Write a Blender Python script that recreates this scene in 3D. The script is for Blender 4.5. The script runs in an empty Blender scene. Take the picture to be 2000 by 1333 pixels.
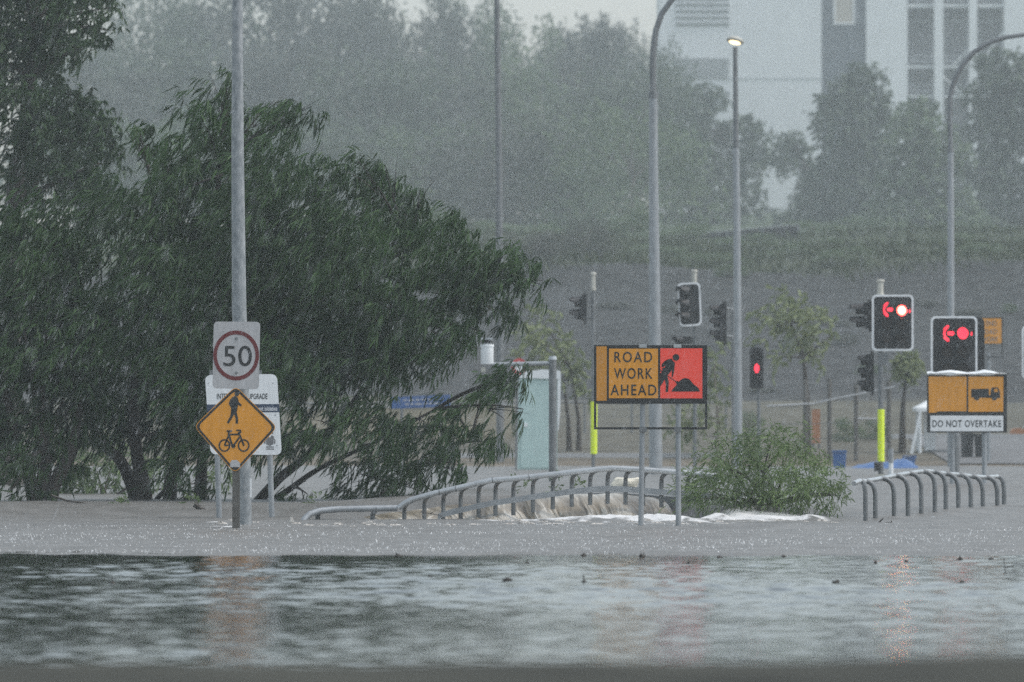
import bpy, bmesh, math, random
import numpy as np
from mathutils import Vector, Matrix

random.seed(7)
RNG = np.random.default_rng(7)
S = bpy.context.scene
COL = S.collection
R = math.radians

# ------------------------------------------------------------------ camera
F, YH, CAMZ = 15000.0, 819.0, 1.45            # focal length in photo pixels, horizon row, eye height
cam_d = bpy.data.cameras.new('camera')
cam = bpy.data.objects.new('camera', cam_d)
COL.objects.link(cam)
cam.location = (0, 0, CAMZ)
cam.rotation_euler = (R(90) + math.atan((YH - 666.5) / F), 0, 0)
cam_d.sensor_width = 36
cam_d.lens = 36 * F / 2000
cam_d.clip_start = 0.5
cam_d.clip_end = 6000
cam_d.dof.use_dof = True
cam_d.dof.focus_distance = 104
cam_d.dof.aperture_fstop = 3.8
S.camera = cam

# ------------------------------------------------------------------ world, sun, exposure
SUN_EL, SUN_AZ = 60, 98                        # veiled sun high to the right
w = bpy.data.worlds.new('World')
S.world = w
w.use_nodes = True
nt = w.node_tree
nt.nodes.clear()
sky = nt.nodes.new('ShaderNodeTexSky')
sky.sky_type = 'NISHITA'
sky.sun_disc = False
sky.sun_elevation = R(SUN_EL)
sky.sun_rotation = R(SUN_AZ)
sky.air_density = 1.0
sky.dust_density = 2.5
sky.ozone_density = 1.0
hs = nt.nodes.new('ShaderNodeHueSaturation')
hs.inputs['Saturation'].default_value = 0.5
hs.inputs['Hue'].default_value = 0.477
bg = nt.nodes.new('ShaderNodeBackground')
bg.inputs['Strength'].default_value = 0.1
wo = nt.nodes.new('ShaderNodeOutputWorld')
nt.links.new(sky.outputs[0], hs.inputs['Color'])
nt.links.new(hs.outputs[0], bg.inputs['Color'])
nt.links.new(bg.outputs[0], wo.inputs['Surface'])

sun_d = bpy.data.lights.new('sun', 'SUN')
sun_d.energy = 0.5
sun_d.angle = R(25)
sun_d.color = (1, 0.97, 0.93)
sun = bpy.data.objects.new('sun', sun_d)
COL.objects.link(sun)
az = R(SUN_AZ)
sdir = Vector((math.sin(az) * math.cos(R(SUN_EL)), math.cos(az) * math.cos(R(SUN_EL)), math.sin(R(SUN_EL))))
sun.rotation_euler = sdir.to_track_quat('Z', 'Y').to_euler()
sun.location = (0, 0, 80)

S.view_settings.view_transform = 'Standard'
S.view_settings.look = 'None'
S.view_settings.exposure = 1.2
S.view_settings.gamma = 1.0
HAZE = 0.00057
S.render.engine = 'CYCLES'
S.cycles.max_bounces = 6
S.cycles.diffuse_bounces = 3
S.cycles.glossy_bounces = 3
S.cycles.transmission_bounces = 4
S.cycles.transparent_max_bounces = 8
S.cycles.volume_bounces = 2
S.cycles.use_denoising = False
S.cycles.sample_clamp_indirect = 6

# ------------------------------------------------------------------ helpers
def P(px, py, Y):
    """The point at depth Y seen at photo pixel (px, py)."""
    return Vector(((px - 1000) * Y / F, Y, CAMZ + (YH - py) * Y / F))

def lerp_tab(tab, y):
    for (a, za), (b, zb) in zip(tab, tab[1:]):
        if y <= b:
            t = (y - a) / (b - a)
            return za + (zb - za) * t
    return tab[-1][1]

TERR = [(-90, .60), (20, .64), (24.2, .688), (25.2, .63), (28, -.5), (190, -.5), (202, .22), (224, .85), (258, 1.6), (300, 2.23), (345, 8.3), (400, 10.2),
        (470, 12.2), (545, 14), (640, 17), (760, 20.6), (900, 24), (1050, 25)]
def hz(y):
    return lerp_tab(TERR, y)

OFF = {}
def empty(name, loc, label, cat, group=None):
    o = bpy.data.objects.new(name, None)
    COL.objects.link(o)
    o.location = loc
    o.empty_display_size = .3
    o['label'] = label
    o['category'] = cat
    if group: o['group'] = group
    OFF[o.name] = Vector(loc)
    return o

def tag(o, label, cat, group=None, kind=None):
    o['label'] = label
    o['category'] = cat
    if group: o['group'] = group
    if kind: o['kind'] = kind
    return o

class MB:
    def __init__(self):
        self.v, self.f = [], []
    def quad(self, a, b, c, d):
        n = len(self.v); self.v += [Vector(a), Vector(b), Vector(c), Vector(d)]; self.f.append((n, n + 1, n + 2, n + 3)); return self
    def box(self, c, s, rot=None):
        c = Vector(c); n = len(self.v)
        for dx in (-.5, .5):
            for dy in (-.5, .5):
                for dz in (-.5, .5):
                    p = Vector((dx * s[0], dy * s[1], dz * s[2]))
                    if rot is not None: p = rot @ p
                    self.v.append(c + p)
        for q in ((0, 1, 3, 2), (4, 6, 7, 5), (0, 4, 5, 1), (2, 3, 7, 6), (0, 2, 6, 4), (1, 5, 7, 3)):
            self.f.append(tuple(n + i for i in q))
        return self
    def pbox(self, x0, y0, x1, y1, Y, depth):
        """box whose front face covers photo rectangle at depth Y"""
        a, b = P(x0, y0, Y), P(x1, y1, Y)
        return self.box(((a.x + b.x) / 2, Y + depth / 2, (a.z + b.z) / 2), (abs(b.x - a.x), depth, abs(b.z - a.z)))
    def tube(self, pts, rad, n=10, cap=True):
        pts = [Vector(p) for p in pts]
        if not hasattr(rad, '__len__'): rad = [rad] * len(pts)
        base = len(self.v); m = len(pts)
        prev = None
        for i, p in enumerate(pts):
            t = (pts[min(i + 1, m - 1)] - pts[max(i - 1, 0)]).normalized()
            if prev is None:
                u = t.orthogonal().normalized()
            else:
                u = prev - t * prev.dot(t)
                u = u.normalized() if u.length > 1e-6 else t.orthogonal().normalized()
            prev = u
            wv = t.cross(u)
            for k in range(n):
                a = 2 * math.pi * k / n
                self.v.append(p + (u * math.cos(a) + wv * math.sin(a)) * rad[i])
        for i in range(m - 1):
            for k in range(n):
                a = base + i * n + k; b = base + i * n + (k + 1) % n
                self.f.append((a, b, b + n, a + n))
        if cap:
            self.f.append(tuple(base + k for k in reversed(range(n))))
            self.f.append(tuple(base + (m - 1) * n + k for k in range(n)))
        return self
    def prism(self, poly, Y, t):
        """photo-pixel polygon at depth Y given real thickness t, concave outlines allowed"""
        bm = bmesh.new()
        vs = [bm.verts.new(P(x, y, Y)) for x, y in poly]
        f = bm.faces.new(vs)
        f.normal_update()
        bmesh.ops.triangulate(bm, faces=[f])
        bm.verts.index_update()
        tris = [tuple(v.index for v in fc.verts) for fc in bm.faces]
        n = len(self.v); m = len(poly)
        self.v += [v.co.copy() for v in bm.verts]
        self.v += [v.co + Vector((0, t, 0)) for v in bm.verts]
        bm.free()
        for tr in tris:
            self.f.append(tuple(n + i for i in tr))
            self.f.append(tuple(n + m + i for i in reversed(tr)))
        for i in range(m):
            j = (i + 1) % m
            self.f.append((n + i, n + m + i, n + m + j, n + j))
        return self
    def ring(self, outer, inner, Y, t):
        n = len(self.v); m = len(outer)
        for poly, dy in ((outer, 0), (inner, 0), (outer, t), (inner, t)):
            self.v += [P(x, y, Y) + Vector((0, dy, 0)) for x, y in poly]
        for i in range(m):
            j = (i + 1) % m
            self.f += [(n + i, n + j, n + m + j, n + m + i), (n + 2 * m + i, n + 3 * m + i, n + 3 * m + j, n + 2 * m + j),
                       (n + i, n + 2 * m + i, n + 2 * m + j, n + j), (n + m + i, n + m + j, n + 3 * m + j, n + 3 * m + i)]
        return self
    def lathe(self, prof, c, n=20):
        """profile of (radius, z) turned about the vertical through c"""
        b = len(self.v); c = Vector(c)
        for r, z in prof:
            for k in range(n):
                a = 2 * math.pi * k / n
                self.v.append(c + Vector((r * math.cos(a), r * math.sin(a), z)))
        for i in range(len(prof) - 1):
            for k in range(n):
                p = b + i * n + k; q = b + i * n + (k + 1) % n
                self.f.append((p, q, q + n, p + n))
        self.f.append(tuple(b + k for k in reversed(range(n))))
        self.f.append(tuple(b + (len(prof) - 1) * n + k for k in range(n)))
        return self
    def build(self, name, m, parent=None, smooth=False):
        off = Vector((0, 0, 0))
        if parent is not None:
            off = OFF[parent.name]
        me = bpy.data.meshes.new(name)
        me.from_pydata([tuple(v - off) for v in self.v], [], self.f)
        bm = bmesh.new(); bm.from_mesh(me)
        bmesh.ops.recalc_face_normals(bm, faces=bm.faces[:])
        bm.to_mesh(me); bm.free()
        if smooth:
            me.polygons.foreach_set('use_smooth', [True] * len(me.polygons))
            try: me.set_sharp_from_angle(angle=R(40))
            except Exception: pass
        me.materials.append(m)
        o = bpy.data.objects.new(name, me)
        COL.objects.link(o)
        if parent is not None: o.parent = parent
        OFF[o.name] = off
        return o

def np_obj(name, v, faces, m, parent=None, smooth=False, attr=None):
    me = bpy.data.meshes.new(name)
    off = OFF[parent.name] if parent is not None else Vector((0, 0, 0))
    v = np.asarray(v, dtype=np.float64) - np.array(off)
    me.from_pydata(v.tolist(), [], faces)
    if smooth: me.polygons.foreach_set('use_smooth', [True] * len(me.polygons))
    if attr:
        for k, a in attr.items():
            at = me.attributes.new(k, 'FLOAT', 'POINT')
            at.data.foreach_set('value', np.asarray(a, dtype=np.float32))
    me.materials.append(m)
    o = bpy.data.objects.new(name, me)
    COL.objects.link(o)
    if parent is not None: o.parent = parent
    OFF[o.name] = off
    return o

def rr(x0, y0, x1, y1, r, n=6):
    out = []
    for cx, cy, a0 in ((x1 - r, y0 + r, -90), (x1 - r, y1 - r, 0), (x0 + r, y1 - r, 90), (x0 + r, y0 + r, 180)):
        for k in range(n + 1):
            a = R(a0 + 90 * k / n)
            out.append((cx + r * math.cos(a), cy + r * math.sin(a)))
    return out
def circ(cx, cy, rx, ry=None, n=40):
    ry = ry or rx
    return [(cx + rx * math.cos(2 * math.pi * k / n), cy + ry * math.sin(2 * math.pi * k / n)) for k in range(n)]
def line(x0, y0, x1, y1, wd):
    dx, dy = x1 - x0, y1 - y0; l = math.hypot(dx, dy) or 1
    ox, oy = -dy / l * wd / 2, dx / l * wd / 2
    return [(x0 + ox, y0 + oy), (x1 + ox, y1 + oy), (x1 - ox, y1 - oy), (x0 - ox, y0 - oy)]
def rot_poly(poly, cx, cy, deg):
    c, s = math.cos(R(deg)), math.sin(R(deg))
    return [(cx + (x - cx) * c - (y - cy) * s, cy + (x - cx) * s + (y - cy) * c) for x, y in poly]
def round_poly(pts, r, n=5):
    """round the corners of a convex polygon"""
    out = []
    m = len(pts)
    for i in range(m):
        p = Vector(pts[i]); a = Vector(pts[i - 1]); b = Vector(pts[(i + 1) % m])
        p0 = p + (a - p).normalized() * r; p1 = p + (b - p).normalized() * r
        for k in range(n + 1):
            t = k / n
            q = p0 * (1 - t) ** 2 + p * 2 * t * (1 - t) + p1 * t * t
            out.append((q.x, q.y))
    return out

def text(body, x0, y0, x1, y1, Y, m, parent, name='lettering', bold=.012, space=1.0, t=.003, shear=0.0):
    """lettering fitted to the photo rectangle, standing t proud of the plate at depth Y"""
    cu = bpy.data.curves.new('t', 'FONT')
    cu.body = body; cu.offset = bold; cu.space_character = space; cu.resolution_u = 4
    to = bpy.data.objects.new('t', cu)
    COL.objects.link(to)
    dg = bpy.context.evaluated_depsgraph_get(); dg.update()
    me = bpy.data.meshes.new_from_object(to.evaluated_get(dg))
    bpy.data.objects.remove(to); bpy.data.curves.remove(cu)
    co = np.array([v.co[:] for v in me.vertices])
    mn, mx = co.min(0), co.max(0)
    a, b = P(x0, y1, Y), P(x1, y0, Y)
    off = OFF[parent.name]
    fl = [tuple(p.vertices) for p in me.polygons]
    nv = len(co)
    front = [(a.x + (c[0] - mn[0]) / (mx[0] - mn[0]) * (b.x - a.x), Y - t, a.z + (c[1] - mn[1]) / (mx[1] - mn[1]) * (b.z - a.z) + shear * (c[0] - mn[0]) / (mx[0] - mn[0])) for c in co]
    bpy.data.meshes.remove(me)
    mb = MB()
    mb.v = [Vector(c) for c in front] + [Vector(c) + Vector((0, t * .8, 0)) for c in front]
    mb.f = fl + [tuple(nv + i for i in reversed(f)) for f in fl]
    cnt = {}
    for f in fl:
        for i in range(len(f)):
            e = (f[i], f[(i + 1) % len(f)]); cnt[e] = 1
    for (i, j) in list(cnt):
        if (j, i) not in cnt: mb.f.append((i, nv + i, nv + j, j))
    return mb.build(name, m, parent)

# ------------------------------------------------------------------ materials
M = {}
def mat(name, col, rough=.6, metal=0., var=.12, scale=6., bump=0., spec=.5, stretch=(1, 1, 1), detail=4., sub=None):
    m = bpy.data.materials.new(name); m.use_nodes = True
    t = m.node_tree; b = t.nodes['Principled BSDF']
    b.inputs['Roughness'].default_value = rough
    b.inputs['Metallic'].default_value = metal
    b.inputs['Specular IOR Level'].default_value = spec
    tc = t.nodes.new('ShaderNodeTexCoord'); mp = t.nodes.new('ShaderNodeMapping')
    mp.inputs['Scale'].default_value = stretch
    nz = t.nodes.new('ShaderNodeTexNoise'); nz.inputs['Scale'].default_value = scale; nz.inputs['Detail'].default_value = detail
    rp = t.nodes.new('ShaderNodeValToRGB')
    rp.color_ramp.elements[0].position = .3; rp.color_ramp.elements[1].position = .7
    c2 = sub if sub else tuple(min(1, c * (1 + var)) for c in col)
    rp.color_ramp.elements[0].color = (*[c * (1 - var) for c in col], 1)
    rp.color_ramp.elements[1].color = (*c2, 1)
    t.links.new(tc.outputs['Object'], mp.inputs[0]); t.links.new(mp.outputs[0], nz.inputs['Vector'])
    t.links.new(nz.outputs[0], rp.inputs[0]); t.links.new(rp.outputs[0], b.inputs['Base Color'])
    if bump:
        bp = t.nodes.new('ShaderNodeBump'); bp.inputs['Strength'].default_value = bump; bp.inputs['Distance'].default_value = .02
        t.links.new(nz.outputs[0], bp.inputs['Height']); t.links.new(bp.outputs[0], b.inputs['Normal'])
    M[name] = m
    return m

def leafmat(name, dark, light, rough=.55, trans=.25):
    m = bpy.data.materials.new(name); m.use_nodes = True
    t = m.node_tree; b = t.nodes['Principled BSDF']; out = t.nodes['Material Output']
    b.inputs['Roughness'].default_value = rough
    b.inputs['Specular IOR Level'].default_value = .22
    g = t.nodes.new('ShaderNodeNewGeometry'); tc = t.nodes.new('ShaderNodeTexCoord')
    nz = t.nodes.new('ShaderNodeTexNoise'); nz.inputs['Scale'].default_value = .9
    mx = t.nodes.new('ShaderNodeMath'); mx.operation = 'MULTIPLY_ADD'; mx.inputs[1].default_value = .45; mx.use_clamp = True
    md = t.nodes.new('ShaderNodeMath'); md.operation = 'MULTIPLY_ADD'; md.inputs[1].default_value = 1.6; md.inputs[2].default_value = -.5
    t.links.new(tc.outputs['Object'], nz.inputs['Vector'])
    t.links.new(nz.outputs[0], md.inputs[0])
    t.links.new(g.outputs['Random Per Island'], mx.inputs[0]); t.links.new(md.outputs[0], mx.inputs[2])
    rp = t.nodes.new('ShaderNodeValToRGB')
    rp.color_ramp.elements[0].color = (*dark, 1); rp.color_ramp.elements[1].color = (*light, 1)
    t.links.new(mx.outputs[0], rp.inputs[0]); t.links.new(rp.outputs[0], b.inputs['Base Color'])
    tr = t.nodes.new('ShaderNodeBsdfTranslucent'); t.links.new(rp.outputs[0], tr.inputs[0])
    ms = t.nodes.new('ShaderNodeMixShader'); ms.inputs[0].default_value = trans
    t.links.new(b.outputs[0], ms.inputs[1]); t.links.new(tr.outputs[0], ms.inputs[2]); t.links.new(ms.outputs[0], out.inputs['Surface'])
    M[name] = m
    return m

def emit(name, col, strength):
    m = bpy.data.materials.new(name); m.use_nodes = True
    b = m.node_tree.nodes['Principled BSDF']
    b.inputs['Base Color'].default_value = (*[c * .3 for c in col], 1)
    b.inputs['Emission Color'].default_value = (*col, 1); b.inputs['Emission Strength'].default_value = strength
    M[name] = m
    return m

mat('galv', (.30, .32, .335), rough=.42, metal=.35, var=.16, scale=9, stretch=(1, 1, .35), detail=6)
mat('galv_spot', (.21, .235, .25), rough=.45, metal=.3, var=.12, scale=16, stretch=(1, 1, .5), detail=7, sub=(.36, .38, .39))
mat('galv_dark', (.17, .18, .185), rough=.5, metal=.3, var=.2, scale=8)
mat('pole_brown', (.10, .095, .085), rough=.6, var=.2, scale=10)
mat('rail', (.40, .42, .43), rough=.3, metal=.45, var=.14, scale=5, detail=6)
mat('rail_post', (.15, .16, .165), rough=.45, metal=.3, var=.2, scale=7)
mat('sign_back', (.30, .31, .32), rough=.5, metal=.4)
mat('sign_grey', (.44, .44, .445), rough=.4, var=.13, scale=16, stretch=(1, 1, .14), detail=7)
mat('sign_white', (.78, .80, .81), rough=.35, var=.09, scale=14, stretch=(1, 1, .12), detail=7)
mat('sign_blue', (.035, .055, .10), rough=.4)
mat('sign_black', (.012, .013, .014), rough=.45, var=.3)
mat('sign_red', (.13, .012, .014), rough=.5)
mat('sign_amber', (.70, .295, .020), rough=.4, var=.12, scale=13, stretch=(1, 1, .13), detail=7)
mat('sign_amber_dull', (.56, .245, .028), rough=.4, var=.12, scale=13, stretch=(1, 1, .13), detail=7)
mat('sign_fluoro', (1.0, .085, .055), rough=.35, var=.07, scale=13, stretch=(1, 1, .13), detail=7)
mat('white_text', (.75, .77, .8), rough=.5)
mat('crest_grey', (.16, .16, .165), rough=.6)
mat('frame_black', (.014, .015, .016), rough=.4, var=.25)
mat('signal_black', (.012, .012, .013), rough=.5, var=.25)
mat('signal_dark_lens', (.03, .018, .014), rough=.25)
mat('board_edge', (.82, .84, .85), rough=.45)
mat('cap_cream', (.50, .49, .43), rough=.5)
mat('sleeve', (.78, .95, .03), rough=.5, var=.03)
mat('plastic_white', (.80, .83, .84), rough=.35, var=.05, scale=4)
mat('teal', (.45, .60, .575), rough=.5, var=.07, scale=3)
mat('blue_plastic', (.035, .105, .28), rough=.4, var=.2, scale=4)
mat('blue_sign', (.03, .09, .26), rough=.4)
mat('orange', (.38, .17, .08), rough=.5)
mat('roundel_red', (.55, .06, .06), rough=.45)
mat('beige', (.36, .32, .24), rough=.8, var=.12, scale=2)
mat('rock_pale', (.70, .66, .55), rough=.7, var=.15, scale=7, bump=.3)
mat('debris', (.035, .03, .024), rough=.7, var=.4, scale=20)
mat('bark', (.045, .037, .03), rough=.8, var=.35, scale=8, bump=.5, stretch=(1, 1, .3))
mat('bark_pale', (.16, .14, .12), rough=.8, var=.3, scale=6, bump=.4, stretch=(1, 1, .3))
mat('wall_white', (.78, .80, .80), rough=.7, var=.05, scale=.5)
mat('wall_dark', (.085, .10, .12), rough=.6, var=.1, scale=.5)
mat('recess', (.16, .16, .165), rough=.7, var=.15, scale=.8)
mat('blind', (.48, .44, .38), rough=.7)
mat('louvre', (.50, .52, .53), rough=.5, metal=.2)
mat('shade_cloth', (.05, .05, .055), rough=.9, var=.2, scale=3)
mat('road', (.13, .13, .13), rough=.8, var=.15, scale=1.2, detail=8)
leafmat('leaf_wattle', (.011, .025, .010), (.06, .12, .036))
leafmat('leaf_gum', (.011, .026, .010), (.05, .095, .035))
leafmat('leaf_pale', (.06, .10, .045), (.15, .21, .085))
leafmat('leaf_bush', (.055, .09, .032), (.17, .24, .09))
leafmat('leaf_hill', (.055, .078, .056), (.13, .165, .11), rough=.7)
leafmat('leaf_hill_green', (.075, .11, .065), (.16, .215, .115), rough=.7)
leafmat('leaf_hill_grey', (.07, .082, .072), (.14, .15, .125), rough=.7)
leafmat('grass', (.03, .042, .02), (.075, .092, .045), rough=.8)
leafmat('leaf_young_hazed', (.13, .165, .08), (.25, .285, .14), rough=.7)  # leaf colour paled and greyed towards the haze, so haze is painted in
emit('red_lamp', (1, .03, .06), 1.0)
emit('red_lamp_hot', (1, .06, .05), 5)
emit('lamp_glare', (1, .68, .22), 7)
emit('lamp_glow', (1, .78, .42), 1.3)

# ------------------------------------------------------------------ ground material
def ground_mat():
    m = bpy.data.materials.new('ground'); m.use_nodes = True
    t = m.node_tree; b = t.nodes['Principled BSDF']
    g = t.nodes.new('ShaderNodeNewGeometry'); sp = t.nodes.new('ShaderNodeSeparateXYZ')
    t.links.new(g.outputs['Position'], sp.inputs[0])
    nz = t.nodes.new('ShaderNodeTexNoise'); nz.inputs['Scale'].default_value = .35; nz.inputs['Detail'].default_value = 9
    t.links.new(g.outputs['Position'], nz.inputs['Vector'])
    jit = t.nodes.new('ShaderNodeMath'); jit.operation = 'MULTIPLY_ADD'; jit.inputs[1].default_value = 12; jit.inputs[2].default_value = -6
    t.links.new(nz.outputs[0], jit.inputs[0])
    yy = t.nodes.new('ShaderNodeMath'); yy.operation = 'ADD'
    t.links.new(sp.outputs['Y'], yy.inputs[0]); t.links.new(jit.outputs[0], yy.inputs[1])
    mr = t.nodes.new('ShaderNodeMapRange'); mr.inputs['From Min'].default_value = 0; mr.inputs['From Max'].default_value = 500
    t.links.new(yy.outputs[0], mr.inputs[0])
    rp = t.nodes.new('ShaderNodeValToRGB'); cr = rp.color_ramp
    cr.interpolation = 'LINEAR'
    cr.elements[0].position = 0; cr.elements[0].color = (.048, .048, .038, 1)       # wet asphalt by the camera
    cr.elements[1].position = 1; cr.elements[1].color = (.05, .07, .035, 1)
    for pos, c in ((30, (.048, .048, .038)), (42, (.12, .10, .08)), (200, (.14, .115, .085)), (212, (.10, .093, .072)), 
                   (292, (.095, .09, .066)), (300, (.045, .046, .046)), (344, (.036, .038, .036)), (349, (.048, .058, .032)), (410, (.046, .06, .032)), (430, (.04, .052, .028))):
        e = cr.elements.new(pos / 500); e.color = (*c, 1)
    t.links.new(mr.outputs[0], rp.inputs[0])
    n2 = t.nodes.new('ShaderNodeTexNoise'); n2.inputs['Scale'].default_value = 1.3; n2.inputs['Detail'].default_value = 8
    t.links.new(g.outputs['Position'], n2.inputs['Vector'])
    mm = t.nodes.new('ShaderNodeMapRange'); mm.inputs['To Min'].default_value = .55; mm.inputs['To Max'].default_value = 1.45
    mm.inputs['From Min'].default_value = .3; mm.inputs['From Max'].default_value = .7
    t.links.new(n2.outputs[0], mm.inputs[0])
    mx = t.nodes.new('ShaderNodeMix'); mx.data_type = 'RGBA'; mx.blend_type = 'MULTIPLY'; mx.inputs['Factor'].default_value = 1
    t.links.new(rp.outputs[0], mx.inputs['A']); t.links.new(mm.outputs[0], mx.inputs['B'])
    t.links.new(mx.outputs['Result'], b.inputs['Base Color'])
    b.inputs['Roughness'].default_value = .8
    b.inputs['Specular IOR Level'].default_value = .12
    bp = t.nodes.new('ShaderNodeBump'); bp.inputs['Strength'].default_value = .5; bp.inputs['Distance'].default_value = .06
    t.links.new(n2.outputs[0], bp.inputs['Height']); t.links.new(bp.outputs[0], b.inputs['Normal'])
    return m
GROUND = ground_mat()

def pond_mat():
    m = bpy.data.materials.new('pond_water'); m.use_nodes = True
    t = m.node_tree; b = t.nodes['Principled BSDF']
    b.inputs['Base Color'].default_value = (.012, .012, .011, 1)
    b.inputs['Roughness'].default_value = .06
    b.inputs['Specular IOR Level'].default_value = .3
    b.inputs['IOR'].default_value = 1.333
    g = t.nodes.new('ShaderNodeNewGeometry')
    nz = t.nodes.new('ShaderNodeTexNoise'); nz.inputs['Scale'].default_value = 9; nz.inputs['Detail'].default_value = 3
    t.links.new(g.outputs['Position'], nz.inputs['Vector'])
    bp = t.nodes.new('ShaderNodeBump'); bp.inputs['Strength'].default_value = .25; bp.inputs['Distance'].default_value = .02
    t.links.new(nz.outputs[0], bp.inputs['Height']); t.links.new(bp.outputs[0], b.inputs['Normal'])
    return m

def flood_mat():
    m = bpy.data.materials.new('flood_water'); m.use_nodes = True
    t = m.node_tree; b = t.nodes['Principled BSDF']
    g = t.nodes.new('ShaderNodeNewGeometry')
    mp = t.nodes.new('ShaderNodeMapping'); mp.inputs['Scale'].default_value = (1, .45, 1)
    t.links.new(g.outputs['Position'], mp.inputs[0])
    nz = t.nodes.new('ShaderNodeTexNoise'); nz.inputs['Scale'].default_value = 2.2; nz.inputs['Detail'].default_value = 8
    t.links.new(mp.outputs[0], nz.inputs['Vector'])
    rp = t.nodes.new('ShaderNodeValToRGB')
    rp.color_ramp.elements[0].position = .3; rp.color_ramp.elements[0].color = (.125, .121, .112, 1)
    rp.color_ramp.elements[1].position = .72; rp.color_ramp.elements[1].color = (.19, .186, .176, 1)
    t.links.new(nz.outputs[0], rp.inputs[0])
    at = t.nodes.new('ShaderNodeAttribute'); at.attribute_name = 'foam'
    n2 = t.nodes.new('ShaderNodeTexNoise'); n2.inputs['Scale'].default_value = 5; n2.inputs['Detail'].default_value = 9
    mp2 = t.nodes.new('ShaderNodeMapping'); mp2.inputs['Scale'].default_value = (1, .25, 1)
    t.links.new(g.outputs['Position'], mp2.inputs[0]); t.links.new(mp2.outputs[0], n2.inputs['Vector'])
    ad = t.nodes.new('ShaderNodeMath'); ad.operation = 'MULTIPLY_ADD'; ad.inputs[1].default_value = 2.6; ad.inputs[2].default_value = -1.3
    t.links.new(n2.outputs[0], ad.inputs[0])
    a2 = t.nodes.new('ShaderNodeMath'); a2.operation = 'ADD'
    t.links.new(ad.outputs[0], a2.inputs[0]); t.links.new(at.outputs['Fac'], a2.inputs[1])
    mr = t.nodes.new('ShaderNodeMapRange'); mr.inputs['From Min'].default_value = .3; mr.inputs['From Max'].default_value = .75
    t.links.new(a2.outputs[0], mr.inputs[0])
    mx = t.nodes.new('ShaderNodeMix'); mx.data_type = 'RGBA'
    fm = t.nodes.new('ShaderNodeMath'); fm.operation = 'MULTIPLY'; fm.inputs[1].default_value = 5; fm.use_clamp = True
    t.links.new(at.outputs['Fac'], fm.inputs[0])
    fk = t.nodes.new('ShaderNodeMath'); fk.operation = 'MULTIPLY'
    t.links.new(fm.outputs[0], fk.inputs[0]); t.links.new(mr.outputs[0], fk.inputs[1])
    t.links.new(fk.outputs[0], mx.inputs['Factor']); t.links.new(rp.outputs[0], mx.inputs['A'])
    mx.inputs['B'].default_value = (.66, .66, .65, 1)
    t.links.new(mx.outputs['Result'], b.inputs['Base Color'])
    b.inputs['Roughness'].default_value = .48
    b.inputs['IOR'].default_value = 1.333
    n3 = t.nodes.new('ShaderNodeTexNoise'); n3.inputs['Scale'].default_value = 26; n3.inputs['Detail'].default_value = 4
    t.links.new(g.outputs['Position'], n3.inputs['Vector'])
    bp = t.nodes.new('ShaderNodeBump'); bp.inputs['Strength'].default_value = .55; bp.inputs['Distance'].default_value = .02
    t.links.new(n3.outputs[0], bp.inputs['Height']); t.links.new(bp.outputs[0], b.inputs['Normal'])
    return m

def fall_mat():
    m = bpy.data.materials.new('waterfall'); m.use_nodes = True
    t = m.node_tree; b = t.nodes['Principled BSDF']
    a1 = t.nodes.new('ShaderNodeAttribute'); a1.attribute_name = 'streak'
    rp = t.nodes.new('ShaderNodeValToRGB'); cr = rp.color_ramp
    cr.elements[0].position = .1; cr.elements[0].color = (.12, .098, .07, 1)
    cr.elements[1].position = .95; cr.elements[1].color = (.50, .465, .40, 1)
    e = cr.elements.new(.5); e.color = (.225, .19, .14, 1)
    e = cr.elements.new(.75); e.color = (.31, .27, .21, 1)
    t.links.new(a1.outputs['Fac'], rp.inputs[0]); t.links.new(rp.outputs[0], b.inputs['Base Color'])
    b.inputs['Roughness'].default_value = .25; b.inputs['IOR'].default_value = 1.333
    return m

# ------------------------------------------------------------------ terrain
def grid_faces(nx, ny):
    i = np.arange(nx - 1)[None, :] + np.arange(ny - 1)[:, None] * nx
    i = i.ravel()
    return np.stack([i, i + 1, i + nx + 1, i + nx], 1).tolist()

def waves(X, Y, n, l0, l1, slope, seed, stretch=1.0):
    r = np.random.default_rng(seed)
    z = np.zeros_like(X)
    for _ in range(n):
        lam = math.exp(r.uniform(math.log(l0), math.log(l1)))
        a = r.uniform(0, 2 * math.pi)
        k = 2 * math.pi / lam
        amp = slope / k * math.sqrt(2 / n)
        z += amp * np.sin(k * (X * math.cos(a) * stretch + Y * math.sin(a)) + r.uniform(0, 6.28))
    return z

xs = np.unique(np.concatenate([np.linspace(-350, 350, 141), np.linspace(-6, 6, 49)]))
ys = np.unique(np.concatenate([np.linspace(-90, 16, 12), np.linspace(18, 29, 34), np.linspace(40, 180, 8), np.linspace(188, 420, 117), np.linspace(430, 830, 41)]))
GX, GY = np.meshgrid(xs, ys)
GZ = np.array([hz(y) for y in ys])[:, None] + np.zeros_like(GX)
rough = np.clip((GY - 255) / 90, 0, 1)
GZ = GZ + rough * .5 * waves(GX, GY, 24, 6, 40, .25, 3) + np.clip((GY - 520) / 300, 0, 1) * 1.5 * np.sin(GX / 37.)
GZ = np.where((GY < 26) & (GY > 17), GZ + .012 * np.sin(GX * 1.3) + .006 * np.sin(GX * 4.1 + 1) + .008 * np.sin(GX * 2.2 + GY * 3), GZ)
terrain = np_obj('ground', np.stack([GX.ravel(), GY.ravel(), GZ.ravel()], 1), grid_faces(len(xs), len(ys)), GROUND, smooth=True)
terrain['kind'] = 'structure'
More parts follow.
